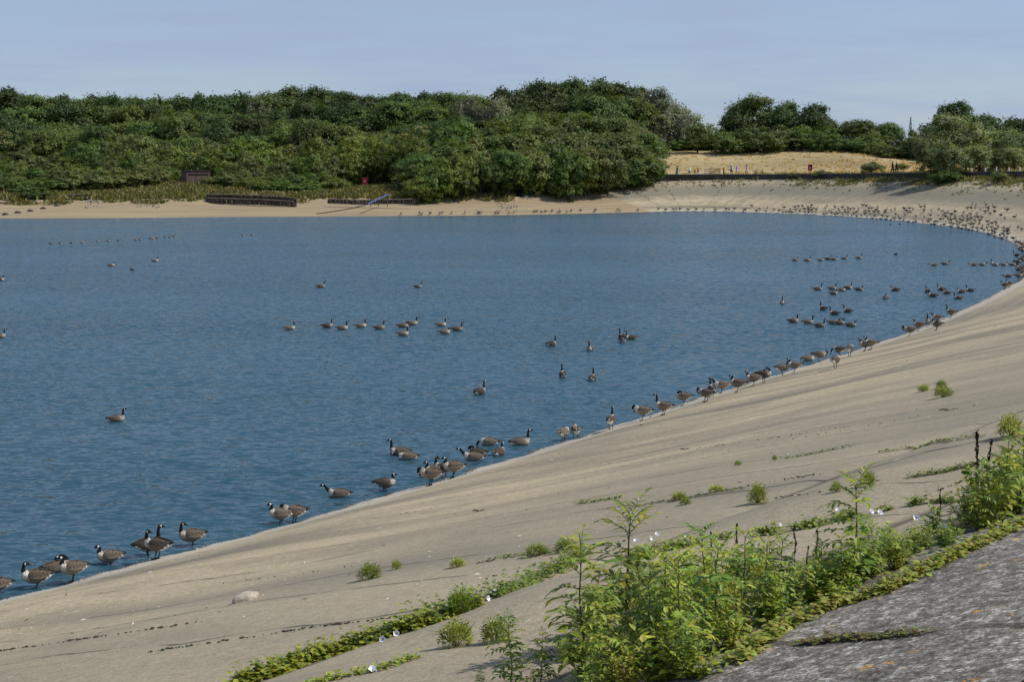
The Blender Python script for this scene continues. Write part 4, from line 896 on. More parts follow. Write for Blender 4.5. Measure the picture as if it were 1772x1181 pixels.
# dead dock spikes
M_dock = col_mat("dead_dock", .95, .3, 60)
def dock_mesh(h, rs):
    g = random.Random(rs); st = MB(); hd = MB(); pts = [Vector((g.uniform(-.004, .004) * k, g.uniform(-.004, .004) * k, h * k / 5 - .02)) for k in range(6)]; st.tube(pts, [.005, .0045, .004, .0035, .003, .002], (.09, .06, .035), 5)
    for k in range(190):
        t = .35 + .65 * g.random(); wv = .5 + .5 * math.sin(t * 34); i = min(int(t * 5), 4); p = pts[i].lerp(pts[i + 1], t * 5 - i); a = g.uniform(0, 6.28); r = .024 * (1.15 - t * .6) * (.4 + .6 * wv) * g.random() ** .5; q = p + Vector((math.cos(a) * r, math.sin(a) * r, g.uniform(-.01, .01))); s = .0075
        k_ = g.uniform(.6, 1.3); hd.add([q + Vector((s, 0, 0)), q + Vector((-s * .5, s, 0)), q + Vector((-s * .5, -s, 0)), q + Vector((0, 0, s * 1.3)), q - Vector((0, 0, s))], [(0, 1, 3), (1, 2, 3), (2, 0, 3), (1, 0, 4), (2, 1, 4), (0, 2, 4)], (.040 * k_, .024 * k_, .014 * k_))
    return hd.mesh("seed_head"), st.mesh("stem")
DK = [dock_mesh(.6, 5 + k) for k in range(3)]
for x, y, hp, lab in ((1229, 1010, 95, "dark dead dock spike inside the bottom thicket, left of the middle"), (1275, 985, 85, "dark dead dock spike inside the bottom thicket, right of the middle"), (1375, 985, 80, "dark dead dock spike in the gap right of the bottom thicket"), (1412, 1005, 95, "dark dead dock spike just left of the feathery crowned sapling"),
    (1395, 1010, 70, "short dead dock spike between two taller ones left of the feathery sapling"), (1626, 905, 62, "short dark dock spike standing alone left of the right edge clump"), (1690, 880, 142, "tallest dark dock spike, at the left of the right edge clump"), (1708, 875, 120, "second tallest dark dock spike, in the right edge clump"), (1238, 1040, 80, "low dark dock spike deep in the bottom thicket")):
    X, Y, Z, _ = hit(x, y, False); s = hp / ppm(Y) / .6; r = thing("dead_dock", (X, Y, Z), lab, "dead plant", random.uniform(0, 6), "dead dock spikes", s); d = random.choice(DK); link("seed_head", d[0], M_dock, r); link("stem", d[1], M_dock, r)
# bindweed rows with white flowers
M_white = simple_mat("white_petals", (.82, .82, .84), .6, .05, 20)
def bindweed(name, path, wpx, n, label, flowers, hleaf=.04, base=(.20, .25, .036), tall=.15, cat="bindweed", patchy=False):
    P = [hit(x, y, False)[:3] for x, y in path]; o = Vector(P[0]); mb = MB(); st = mb; g = random.Random(len(path) * 7 + int(path[0][0]))
    seg = [math.dist(P[i], P[i + 1]) for i in range(len(P) - 1)]; tot = sum(seg)
    for k in range(n):
        t = g.random() * tot; i = 0
        while i < len(seg) - 1 and t > seg[i]: t -= seg[i]; i += 1
        f = t / seg[i]; c = [P[i][j] + (P[i + 1][j] - P[i][j]) * f for j in range(2)]; w = (wpx[i] + (wpx[i + 1] - wpx[i]) * f) / ppm(c[1])
        wob = .6 + .55 * math.sin(f * 5 + i * 2.3) * math.sin(f * 11 + i); rr = g.gauss(0, .55) * w * max(.3, wob); dx, dy = P[i + 1][0] - P[i][0], P[i + 1][1] - P[i][1]; L = math.hypot(dx, dy)
        if patchy and math.sin(f * 6.3 + i * 2.1 + path[0][0]) + g.uniform(-.5, .5) < .05: continue
        x = c[0] + dy / L * rr + g.uniform(-.04, .04); y = c[1] - dx / L * rr + g.uniform(-.04, .04); z = zat(x, y) + abs(g.gauss(0, .3)) * tall * max(0, 1 - abs(rr) / w) + .008
        p = Vector((x, y, z)) - o; a = g.uniform(0, 6.28); el = g.uniform(-.2, .35); d = Vector((math.cos(a) * math.cos(el), math.sin(a) * math.cos(el), math.sin(el))); l = hleaf * g.uniform(.6, 1.3)
        leaflet(mb, p, d, Vector((g.uniform(-.5, .5), g.uniform(-.5, .5), 1)), l, l * g.uniform(.3, .42), gcol(g, base if g.random() < .75 else GREENS[0], .35), .15, g.uniform(0, .2))
        if k % 22 == 0:
            st.tube([p - Vector((0, 0, .03)), p + Vector((g.uniform(-.05, .05), g.uniform(-.05, .05), g.uniform(.0, .03)))], [.002, .001], (.13, .14, .05), 4)
    r = thing(name, o, label, cat); mb.build("leaves", M_plant, r)
    for x, y, zz in flowers:
        X, Y, Z, _ = hit(x, y, False); zz = zz / ppm(Y); f = MB(); q = Vector((X, Y, Z)) - o; ax = Vector((g.uniform(-.9, 1.3), -.8, g.uniform(.2, 1.6))).normalized(); a = ax.orthogonal().normalized(); b = ax.cross(a); vs = []; ns = 14
        q = q + Vector((0, -zz * .3, zz))
        for rad, dp in ((.003, -.02), (.006, -.012), (.013, -.004), (.0195, .002)):
            for k in range(ns): w = 2 * math.pi * k / ns; rr = rad * (1 + (.16 * math.cos(k * math.pi * 2 / 14 * 5) if rad > .012 else 0)); vs.append(q + ax * dp + (a * math.cos(w) + b * math.sin(w)) * rr)
        f.add(vs, [(j * ns + k, j * ns + (k + 1) % ns, (j + 1) * ns + (k + 1) % ns, (j + 1) * ns + k) for j in range(3) for k in range(ns)] + [tuple(range(ns))], (1, 1, 1))
        f.build("flower", M_white, r, True)
    return r
bindweed("bindweed_mat", [(405,1192),(470,1170),(540,1145),(620,1120),(700,1095),(760,1075),(830,1050)], [20, 32, 34, 40, 44, 34, 18], 5200, "low yellow-green bindweed mat along the lower joint, its left part", [(467,1168,10),(567,1133,8),(645,1165,8),(686,1102,6),(662,1112,6),(845,1043,8),(612,1118,5)])
bindweed("weed_row", [(700,1085),(760,1062),(860,1035),(920,1010),(970,985),(1010,960)], [8, 14, 24, 26, 26, 16], 2200, "wispy grey-green weeds on the joint above the yellow-green mat", [(858,1030,8)], .035, (.12, .155, .04), .20, "weed")
bindweed("bindweed_mat", [(520,1192),(600,1172),(660,1160),(720,1140)], [5, 6, 7, 5], 320, "thin bindweed trail below the low mat, near the bottom edge", [(647,1163,5)], .03, tall=.05)
bindweed("bindweed_mat", [(1060,985),(1150,955),(1250,935),(1350,925),(1440,905),(1530,885),(1600,872),(1660,868)], [16, 24, 24, 20, 16, 16, 14, 14], 3000, "bindweed draped along the upper joint behind the saplings", [(1100,948,14),(1113,955,10),(1126,945,14),(1137,935,12),(1350,915,6),(1508,893,8),(1522,900,14),(1188,940,12),(1450,888,6)], .036, (.15, .19, .036), .12, patchy=True)
bindweed("bindweed_mat", [(1270,1150),(1350,1090),(1430,1055),(1520,1030),(1600,990),(1680,950),(1780,905)], [16, 18, 18, 18, 18, 16, 14], 2800, "yellowing bindweed fringe at the foot of the lichen apron", [(1418,1004,16),(1584,912,18),(1632,930,20),(1430,1010,8)], .034, (.15, .175, .042), .08)
bindweed("joint_weeds", [(1522,785),(1580,776),(1640,766),(1700,756)], [3, 5, 5, 3], 420, "dark low weeds along a radial joint near the right edge, upper one", [], .03, (.07, .085, .03), .05, "weed")
bindweed("joint_weeds", [(1575,828),(1620,821),(1690,806)], [4, 6, 4], 320, "low weeds along a radial joint near the right edge, lower one", [], .03, (.09, .12, .03), .06, "weed")
bindweed("joint_weeds", [(1350,796),(1400,788),(1475,773)], [3, 4, 3], 220, "broken line of low weeds on a joint in the middle of the slope", [], .03, (.06, .09, .03), .05, "weed")
bindweed("joint_weeds", [(1000,873),(1040,868),(1075,862)], [4, 6, 4], 200, "low weeds just above the tip of the tallest sapling", [], .03, (.08, .12, .03), .05, "weed")
bindweed("joint_weeds", [(1090,880),(1170,866),(1290,846)], [2, 3, 3], 200, "sparse weeds along the joint below the round shadowed bush", [], .028, (.08, .11, .03), .03, "weed")
bindweed("joint_weeds", [(850,968),(920,960),(1000,950)], [3, 4, 3], 160, "sparse weeds along the joint under the three low tufts", [], .028, (.08, .11, .03), .03, "weed")
bindweed("joint_weeds", [(1380,1118),(1440,1110),(1500,1107),(1600,1098)], [3, 5, 4, 2], 300, "dry yellowish weeds in the joint across the lichen apron", [], .028, (.10, .095, .035), .025, "weed")
# a stone and litter on the near slope
def stone():
    X, Y, Z, _ = hit(424, 1041, False); g = random.Random(3); bm = bmesh.new(); bmesh.ops.create_icosphere(bm, subdivisions=4, radius=1)
    for v in bm.verts:
        k = 1 + .10 * math.sin(v.co.x * 4 + 1) * math.sin(v.co.y * 5) + g.uniform(-.03, .03); v.co = Vector((v.co.x * .135 * k, v.co.y * .075 * k, max(v.co.z, -.5) * .07 * k * (1 + .25 * v.co.x)))
        if v.co.z > .045: v.co.z = .045 + (v.co.z - .045) * .4
    me = bpy.data.meshes.new("stone"); bm.to_mesh(me); bm.free(); o = link("stone", me, simple_mat("pale_stone", (.40, .345, .27), .9, .3, 14, bump=.6)); o.location = (X, Y, Z + .025); o.rotation_euler = (.05, -.1, .55)
    tag(o, "pale chunk of broken stone lying on the bare concrete at lower left", "stone")
stone()
M_twig = simple_mat("dead_twig", (.06, .045, .03), .95, .3, 30)
def twig(x, y, wpx, lab, rz):
    X, Y, Z, _ = hit(x, y, False); L = wpx / ppm(Y); mb = MB(); g = random.Random(int(x)); p = [Vector((L * (k / 5 - .5), g.uniform(-.05, .05) * L, .012 + .012 * math.sin(k * 1.7))) for k in range(6)]; mb.tube(p, [.006, .012, .013, .011, .009, .004], seg=6); mb.tube([p[2], p[2] + Vector((.1 * L, .12 * L, .02))], [.008, .003], seg=5)
    o = mb.build("twig", M_twig); o.location = (X, Y, Z); o.rotation_euler = (0, 0, rz); tag(o, lab, "twig", "dead twigs on the slope")
twig(828, 886, 22, "short dark twig on the slope below the goose cluster", .2); twig(1641, 711, 36, "long dark twig on the slope under the three small weeds", .25); twig(1185, 779, 18, "bent dark twig in the middle of the slope", .3); twig(1110, 737, 8, "tiny dark twig by the water near the geese", .3)
def litter():
    mb = MB(); g = random.Random(5)
    for k in range(620):
        x = g.uniform(0, 1772); ys = np.interp(x, [p[0] for p in SHORE_PX[:16]], [p[1] for p in SHORE_PX[:16]]); y = ys + 4 + (1181 - ys) * g.random() ** 2 * .55
        if y > 1175: continue
        X, Y, Z, v = hit(x, y, False)
        if v < .1 or v > 17: continue
        L = g.uniform(.008, .028) * (1 if g.random() < .9 else 2.0); a = g.uniform(0, 6.28); d = Vector((math.cos(a), math.sin(a), 0)); s = Vector((-d.y, d.x, 0)) * L * g.uniform(.15, .4); p = Vector((X, Y, Z + .012)); c = (.5, .47, .4) if g.random() < .7 else (.06, .05, .035)
        mb.add([p - d * L, p + s, p + d * L, p - s, p + Vector((0, 0, L * .25))], [(0, 3, 4), (3, 2, 4), (2, 1, 4), (1, 0, 4)], c)
    tag(mb.build("litter", col_mat("feathers_and_grit", .9, .1)), "white feathers, shells and dark crumbs strewn over the bank", "litter", None, 'stuff')
litter()
def pebbles():
    mb = MB(); g = random.Random(9); x, y, nx, ny = shore_frame(np.array([g.uniform(U_A - 3, U_R1 - 20) for _ in range(1500)]))
    for a, b, c, d in zip(x, y, nx, ny):
        v = g.gauss(.25, .28); X, Y = a + c * v, b + d * v; s = g.uniform(.006, .026) * (1 if g.random() < .96 else 2); q = Vector((X, Y, max(zat(X, Y), -.01))); k = g.uniform(.5, 1.3)
        vs = [q + Vector((g.uniform(.7, 1.2) * i, g.uniform(.7, 1.2) * j, g.uniform(.5, .8) * l)) * s for i, j, l in ((1,0,-.3),(0,1,-.3),(-1,0,-.3),(0,-1,-.3),(.4,.4,.8),(-.5,.2,.9),(.1,-.5,.8))]
        mb.add(vs, [(0,1,4),(1,2,5,4),(2,3,5),(3,6,5),(3,0,6),(0,4,6),(4,5,6)], (.33 * k, .29 * k, .22 * k))
    tag(mb.build("pebbles", col_mat("pebble_grey", .9, .2)), "small pebbles and silt lumps along the near waterline", "pebbles", None, 'stuff')
pebbles()

def joint_moss():
    mb = MB(); g = random.Random(12)
    for path, dens, sz in (([(0,1128),(175,1103),(350,1077)], 130, 1.0), ([(250,1131),(395,1110),(549,1086),(637,1076),(769,1058)], 170, .8), ([(380,1011),(500,997),(617,980)], 40, .6), ([(823,976),(962,956),(1100,935)], 70, .8),
        ([(1110,873),(1192,861),(1293,844),(1450,815)], 80, .7), ([(1172,865),(1240,852),(1380,826),(1420,822)], 60, .7), ([(1160,783),(1330,760),(1490,735)], 60, .8), ([(1040,806),(1130,790)], 30, .7), ([(1331,865),(1433,851),(1526,832)], 70, .7), ([(1600,860),(1700,820)], 30, .6), ([(1367,762),(1522,734),(1700,700)], 50, .7), ([(690,892),(760,878)], 14, .7), ([(840,1000),(900,990)], 14, .6)):
        for k in range(dens):
            t = g.random() * (len(path) - 1); i = int(t); f = t - i
            if math.sin(t * 9 + path[0][0]) + g.uniform(-.8, .8) < -.5: continue
            X, Y, Z, _ = hit(path[i][0] + (path[i + 1][0] - path[i][0]) * f + g.uniform(-1.5, 1.5), path[i][1] + (path[i + 1][1] - path[i][1]) * f + g.gauss(0, .5), False)
            s = g.uniform(.006, .022) * sz; q = Vector((X, Y, Z + .003)); c = (.05, .042, .026) if g.random() < .7 else (.055, .065, .02); c = tuple(a * g.uniform(.6, 1.3) for a in c)
            vs = [q + Vector((g.uniform(.7, 1.5) * a, g.uniform(.7, 1.3) * b, g.uniform(.3, .8) * d)) * s for a, b, d in ((1,0,-.2),(0,1,-.2),(-1,0,-.2),(0,-1,-.2),(.4,.4,.8),(-.5,.2,.9),(.1,-.5,.8))]
            mb.add(vs, [(0,1,4),(1,2,5,4),(2,3,5),(3,6,5),(3,0,6),(0,4,6),(4,5,6)], c)
    tag(mb.build("joint_moss", M_dock), "dark moss and dirt crumbs filling the joints of the near slope", "moss", None, 'stuff')
joint_moss()
# ------------------------------------------------------------------ far things
M_cloth = col_mat("clothing", .9, .12, 12); M_skin = simple_mat("skin", (.45, .28, .20), .6, .1, 10); M_hair = simple_mat("hair", (.05, .035, .025), .8, .3, 30)
def body_mesh(h, pose, rs):
    """one continuous skinned figure"""
    g = random.Random(rs); k = h / 1.7; st = .16 if pose == 'walk' else .05
    V = [(0, 0, .92), (0, .0, 1.15), (0, 0, 1.38), (0, .01, 1.47), (0, .01, 1.52), (0, .015, 1.60), (0, .01, 1.69),
         (.17, 0, 1.40), (.22, .02, 1.13), (.21, .12 if pose != 'still' else .05, .90), (.205, .17 if pose != 'still' else .06, .80), (-.17, 0, 1.40), (-.22, -.02, 1.13), (-.21, .10, .90), (-.205, .14, .80),
         (.085, 0, .86), (.095, st, .48), (.095, st * .6, .08), (.095, st * .6 + .16, .03), (-.085, 0, .86), (-.095, -st * .4, .48), (-.095, -st * 1.6, .10), (-.095, -st * 1.6 + .15, .03)]
    E = [(0,1),(1,2),(2,3),(3,4),(4,5),(5,6),(2,7),(7,8),(8,9),(9,10),(2,11),(11,12),(12,13),(13,14),(0,15),(15,16),(16,17),(17,18),(0,19),(19,20),(20,21),(21,22)]
    Rr = [.14,.13,.14,.06,.055,.095,.07,.06,.042,.032,.03,.06,.042,.032,.03,.085,.058,.04,.03,.085,.058,.04,.03]
    me = bpy.data.meshes.new("b"); me.from_pydata([(x * k, y * k, z * k) for x, y, z in V], E, []); o = bpy.data.objects.new("b", me); COL.objects.link(o)
    md = o.modifiers.new("s", 'SKIN'); sv = me.skin_vertices[0].data
    for i, r in enumerate(Rr): sv[i].radius = (r * k * (1.15 if i < 3 else 1), r * k * (.75 if i < 3 else 1))
    sv[0].use_root = True; sd = o.modifiers.new("d", 'SUBSURF'); sd.levels = sd.render_levels = 1
    out = bpy.data.meshes.new_from_object(o.evaluated_get(bpy.context.evaluated_depsgraph_get())); bpy.data.objects.remove(o); out.materials.clear(); out.name = "person"; return out
def garment(rings, col, seg=14):
    mb = MB(); vs = []
    for z, cx, cy, rx, ry in rings:
        for k in range(seg): a = 2 * math.pi * k / seg; vs.append((cx + rx * math.cos(a), cy + ry * math.sin(a), z))
    mb.add(vs, [(j * seg + k, j * seg + (k + 1) % seg, (j + 1) * seg + (k + 1) % seg, (j + 1) * seg + k) for j in range(len(rings) - 1) for k in range(seg)], col); return mb
def person(x, yfeet, h, shirt, legs, hat, label, head=90, pose='walk', long=True, dist=None):
    d = ray(x, 400); Y = dist; X = d[0] / d[1] * Y; Z = zat(X, Y) + .015; k = h / 1.7
    root = link("person", body_mesh(h, pose, int(x)), M_skin); root.location = (X, Y, Z); root.rotation_euler = (0, 0, R(head)); root.scale = (1.2, 1.2, 1.06); tag(root, label, "person", "people on the far crest path")
    st = .16 if pose == 'walk' else .05
    g = garment([(.88*k,0,0,.205*k,.15*k),(1.0*k,0,0,.195*k,.145*k),(1.15*k,0,0,.19*k,.14*k),(1.3*k,0,0,.20*k,.145*k),(1.40*k,0,0,.20*k,.12*k),(1.46*k,0,0,.10*k,.08*k)], shirt)
    for s, yy in ((1, .02), (-1, -.02)):
        a = garment([(1.12*k,s*.225*k,yy*k,.07*k,.07*k),(1.28*k,s*.205*k,yy*.6*k,.075*k,.075*k),(1.43*k,s*.16*k,0,.08*k,.085*k)], shirt, 10); g.add(a.v, a.f, shirt)
    g.build("shirt", M_cloth, root, True)
    zb = .12 if long else .5; t = garment([(.70*k,0,0,.185*k,.15*k),(.80*k,0,0,.20*k,.15*k),(.93*k,0,0,.19*k,.14*k)], legs)
    for s, a in ((1, st), (-1, -st * .4)):
        q = garment([(zb*k,s*.095*k,(a*.8 if s > 0 else -st*1.4*(zb<.3)+a*(zb>=.3))*k,.075*k,.08*k),(.5*k,s*.095*k,a*k,.085*k,.09*k),(.8*k,s*.09*k,a*.3*k,.105*k,.115*k)], legs, 10); t.add(q.v, q.f, legs)
    t.build("trousers" if long else "shorts", M_cloth, root, True)
    hd = garment([(1.555*k,0,-.05*k,.09*k,.07*k),(1.62*k,0,-.01*k,.108*k,.115*k),(1.70*k,0,0,.10*k,.115*k),(1.76*k,0,0,.05*k,.06*k),(1.772*k,0,0,.003,.003)], (.05,.035,.025)); hd.build("hair", M_hair, root, True)
    f = MB(); 
    for s in (1, -1): f.add([(s*.035*k+.012*k*a, .112*k, 1.615*k+.009*k*b) for a, b in ((-1,0),(0,-1),(1,0),(0,1))], [(0,1,2,3)], (.02,.015,.01))
    f.tube([(0,.10*k,1.61*k),(0,.128*k,1.575*k)], [.010*k,.016*k], (.45,.28,.2), 6); f.add([(-.03*k,.108*k,1.54*k),(.03*k,.108*k,1.54*k),(.02*k,.110*k,1.53*k),(-.02*k,.110*k,1.53*k)], [(0,1,2,3)], (.3,.1,.08)); f.build("face", M_cloth, root)
    if hat:
        c = garment([(1.665*k,0,.02*k,.19*k,.20*k),(1.675*k,0,.0,.125*k,.135*k),(1.74*k,0,0,.115*k,.125*k),(1.80*k,0,0,.07*k,.075*k),(1.81*k,0,0,.004,.004)], hat); c.build("hat", M_cloth, root, True)
    return root
us = np.linspace(U_R1 - 10, U_D1 + 2, 1500); fx, fy, fnx, fny = shore_frame(us); fw = vwall(us)
def crest_line(dv): X = fx + fnx * (fw + dv); Y = fy + fny * (fw + dv); return IW / 2 + F * X / Y, X, Y
WP, WX, WY = crest_line(.25); _pp, _px, _py = crest_line(2.6); _k = _py > 200; _o = np.argsort(_pp[_k])
DP = lambda x: float(np.interp(x, _pp[_k][_o], _py[_k][_o]))
BLK = (.02, .02, .022)
for x, h, sh, lg, hat, lab, hd, pose, lng, dz in (
    (1170.5, 1.75, (.03,.07,.05), (.05,.16,.20), None, "person in a dark top and teal trousers, leftmost on the far path", 100, 'still', True, 0),
    (1192, 1.7, (.75,.78,.8), (.06,.16,.14), (.70,.62,.30), "person in a white top and green shorts with a straw hat", 80, 'walk', False, 0),
    (1201, 1.2, (.05,.04,.04), (.07,.06,.08), None, "small child in dark clothes left of the wooden gate", 70, 'still', True, .6),
    (1206.5, 1.25, (.16,.13,.08), (.5,.5,.52), (.2,.16,.1), "child in brown top and pale trousers next to the dark clothed child", 110, 'still', True, .2),
    (1251, 1.4, (.55,.07,.12), (.03,.03,.04), (.8,.79,.75), "person in a red top and white sun hat just right of the gate", 90, 'still', True, 0),
    (1264, 1.68, (.30,.45,.72), (.02,.03,.10), (.75,.77,.8), "person in a pale blue shirt and navy shorts with a pale hat", 95, 'walk', False, 0),
    (1273.5, 1.55, (.45,.24,.62), (.75,.7,.72), (.75,.62,.55), "person in a lilac top and white shorts beside the blue shirt", 85, 'walk', False, 0),
    (1290.5, 1.65, (.80,.42,.52), (.8,.8,.8), None, "person in a pink top and white shorts, rightmost of the group", 100, 'walk', False, 0),
    (1541.5, 1.8, BLK, (.018,.02,.025), None, "taller person of the dark clothed pair near the willows", 265, 'walk', True, 0),
    (1548.5, 1.65, (.03,.03,.025), (.05,.045,.03), None, "shorter person of the dark clothed pair near the willows", 280, 'walk', True, .8)):
    person(x, 0, h, sh, lg, hat, lab, hd, pose, lng, DP(x) + dz)

def at_path(x, dist, up=0): d = ray(x, 400); X = d[0] / d[1] * dist; return Vector((X, dist, zat(X, dist) + up))
M_wood = simple_mat("grey_wood", (.17, .125, .085), .9, .35, 4); M_dwood = simple_mat("dark_wood", (.05, .033, .028), .9, .4, 1.2); M_red = simple_mat("red_paint", (.42, .02, .03), .5, .15, 3); M_wht = simple_mat("white_paint", (.72, .72, .70), .6, .1, 5); M_steel = simple_mat("galvanised_steel", (.30, .32, .33), .5, .2, 3, .6); M_blue = simple_mat("blue_pipe", (.06, .11, .27), .5, .2, 2)
# wooden gate with fence panel
def gate():
    p = at_path(1217, DP(1217) + 1.5); q = at_path(1245, DP(1245) + 1.5); r = thing("wooden_gate", p, "weathered wooden gate and rail panel with pale posts behind the walkers", "gate"); v = q - p; L = v.length; rz = math.atan2(v.y, v.x); r.rotation_euler = (0, 0, rz)
    for x in (0, .75, L - .05):
        m = MB(); m.box((x, 0, .62), (.13, .13, 1.3)); m.box((x, 0, 1.3), (.09, .09, .06)); m.build("post", M_wht if x < 1 else M_wood, r)
    m = MB()
    for z in (.25, .5, .75, 1.0, 1.2): m.box(((L + .75) / 2, .004, z), (L - .95, .05, .1))
    m.build("rails", M_wood, r); b = MB(); b.tube([(.8, -.04, .22), (L - .15, -.04, 1.2)], .035); b.tube([((L + .8) / 2, -.04, .22), ((L + .8) / 2, -.04, 1.22)], .035); b.build("brace", M_wood, r)
    s = MB()
    for z in (.35, .7, 1.05): s.box((.375, 0, z), (.6, .045, .1))
    s.build("side_rails", M_wood, r)
gate()
def rail():
    r = thing("metal_railing", at_path(1148, DP(1148)), "thin grey metal railing at the left end of the far path", "railing"); o = r.location.copy(); pts = [at_path(x, DP(x) - .4) - o for x in (1148, 1158, 1168, 1178, 1188, 1198)]
    for p in pts: m = MB(); m.tube([p, p + Vector((0, 0, .95))], .03, seg=6); m.build("post", M_steel, r)
    for z in (.5, .93): m = MB(); m.tube([p + Vector((0, 0, z)) for p in pts], .022, seg=6); m.build("rail", M_steel, r)
rail()
def table():
    r = thing("picnic_table", at_path(1311, DP(1311) + 2), "low dark picnic table standing right of the walkers", "table", .2); m = MB()
    for k in range(4): m.box((0, -.3 + .2 * k, .74), (1.7, .17, .05))
    m.build("table_top", M_dwood, r)
    for s in (-1, 1): m = MB(); m.box((0, s * .68, .44), (1.7, .24, .05)); m.build("seat", M_dwood, r)
    for s in (-1, 1):
        m = MB(); m.tube([(s * .6, -.72, 0), (s * .6, -.2, .71)], .045, seg=6); m.tube([(s * .6, .72, 0), (s * .6, .2, .71)], .045, seg=6); m.box((s * .65, 0, .39), (.05, 1.5, .09)); m.build("leg_frame", M_dwood, r)
table()
def lifebuoy(pos, label, tall, rz=0):
    r = thing("lifebuoy_stand", pos, label, "lifebuoy stand", rz); m = MB(); m.tube([(0, .06, 0), (0, .06, tall)], .06, seg=8); m.build("post", M_dwood, r)
    m = MB(); m.box((0, 0, tall + .15), (.66, .06, 1.02)); m.box((0, -.05, tall + .70), (.74, .24, .08)); m.box((-.35, -.06, tall + .15), (.05, .2, 1.02)); m.box((.35, -.06, tall + .15), (.05, .2, 1.02)); m.build("board", M_red, r)
    ring = MB(); n = 20
    for k in range(n):
        a, b = 2 * math.pi * k / n, 2 * math.pi * (k + 1) / n; ring.tube([(.2 * math.cos(a), -.09, tall + .15 + .2 * math.sin(a)), (.2 * math.cos(b), -.09, tall + .15 + .2 * math.sin(b))], .06, seg=8)
    ring.build("ring", M_red, r); w = MB(); w.box((0, -.035, tall + .15), (.3, .012, .34)); w.build("notice", M_wht, r)
lifebuoy(at_path(1399.5, DP(1399)), "red lifebuoy housing on a post at the far path in front of the meadow", .95)
_p = at_path(632, 256); lifebuoy((_p.x, _p.y, atd(632, 313, 256)[2] - .95), "small red lifebuoy box on the rough green bank left of the thicket", .75)
# marker posts on the wall
for x in (1559, 1610.5, 1627, 1659, 1677, 1700.5, 1719.5, 1741, 1759):
    i = int(np.argmin(np.abs(WP - x) + (WY < 150) * 999)); m = MB(); m.tube([(0, 0, 0), (0, 0, .52)], .085, seg=10); m.tube([(0, 0, .52), (0, 0, .57)], [.085, .03], seg=10); o = m.build("marker_post", M_wht, None); o.location = (WX[i], WY[i], fw[i] / S_ + .93)
    tag(o, "short white marker post standing on top of the far wall", "post", "white posts on the wave wall")
# timber hide
def hut():
    d = 267.0; a = atd(313, 318, d); b = atd(365, 318, d); w = b[0] - a[0]; z = a[2]; hgt = 23.5 / ppm(d); r = thing("bird_hide", ((a[0] + b[0]) / 2, d, z), "dark brown timber hide with flat roof among shrubs behind the left beach", "hut", R(30)); W, D = w * .82, 2.6
    m = MB(); zz = 0
    for k in range(9): m.box((0, -D / 2, .13 + k * hgt / 9.6), (W, .06 + .012 * (k % 2), hgt / 9.6 - .012)); m.box((-W / 2, 0, .13 + k * hgt / 9.6), (.06 + .012 * (k % 2), D - .07, hgt / 9.6 - .012)); m.box((W / 2, 0, .13 + k * hgt / 9.6), (.06, D - .07, hgt / 9.6 - .012)); m.box((0, D / 2, .13 + k * hgt / 9.6), (W, .06, hgt / 9.6 - .012))
    m.build("walls", simple_mat("stained_boards", (.11, .072, .06), .9, .35, 1.5), r); m = MB(); m.box((0, 0, hgt * .95), (W + .3, D + .3, .12)); m.build("roof", M_dwood, r)
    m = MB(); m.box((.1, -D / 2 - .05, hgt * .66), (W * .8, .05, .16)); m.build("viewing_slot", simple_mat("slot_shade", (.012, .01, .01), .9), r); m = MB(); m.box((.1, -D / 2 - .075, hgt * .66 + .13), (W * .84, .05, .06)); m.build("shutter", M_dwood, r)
hut()
# timber revetments under the bank
M_stake = simple_mat("wet_timber", (.06, .05, .04), .95, .5, 2.5); M_cap = simple_mat("bleached_timber", (.15, .13, .10), .95, .35, 2)
def revet(path, tiers, label):
    P = [atd(x, y, dd) for x, y, dd in path]; r = thing("timber_revetment", P[0], label, "revetment"); o = np.array(P[0]); g = random.Random(int(path[0][0]))
    for t, (z0, hh, back) in enumerate(tiers):
        m = MB(); cp = []
        for i in range(len(P) - 1):
            L = math.dist(P[i][:2], P[i + 1][:2]); n = max(2, int(L / .28))
            for k in range(n):
                q = P[i] + (P[i + 1] - P[i]) * (k / n) - o; h_ = hh * g.uniform(.6, 1.05); j = g.uniform(-.12, .12); m.tube([(q[0], q[1] + back + j, q[2] + z0 - .3), (q[0] + g.uniform(-.03, .03), q[1] + back + j, q[2] + z0 + h_)], .15, seg=6)
                if k % 3 == 0: cp.append(Vector((q[0], q[1] + back - .08, q[2] + z0 + hh * .93)))
        m.build("stakes", M_stake, r); m = MB(); m.tube(cp, .10, seg=6); m.build("waling", M_cap, r)
revet([(357, 349, 252), (400, 350, 251.5), (450, 351.5, 251), (490, 353.5, 250.5), (515, 356, 250.3)], [(0, .62, 0), (.62, .62, .8)], "long two-tiered dark timber revetment below the scrub, right of the hide")
revet([(114, 349, 250), (133, 347, 250), (153, 346, 250.5)], [(0, .5, 0), (.5, .5, .5)], "short dark timber revetment at the left part of the beach")
revet([(568, 349, 251), (620, 351, 250.5), (720, 349, 251)], [(0, .45, 0)], "low dark timber revetment beside the blue pipe"); revet([(-20, 357, 247), (36, 357, 247)], [(0, .6, 0)], "low dark timber edge at the left picture border")
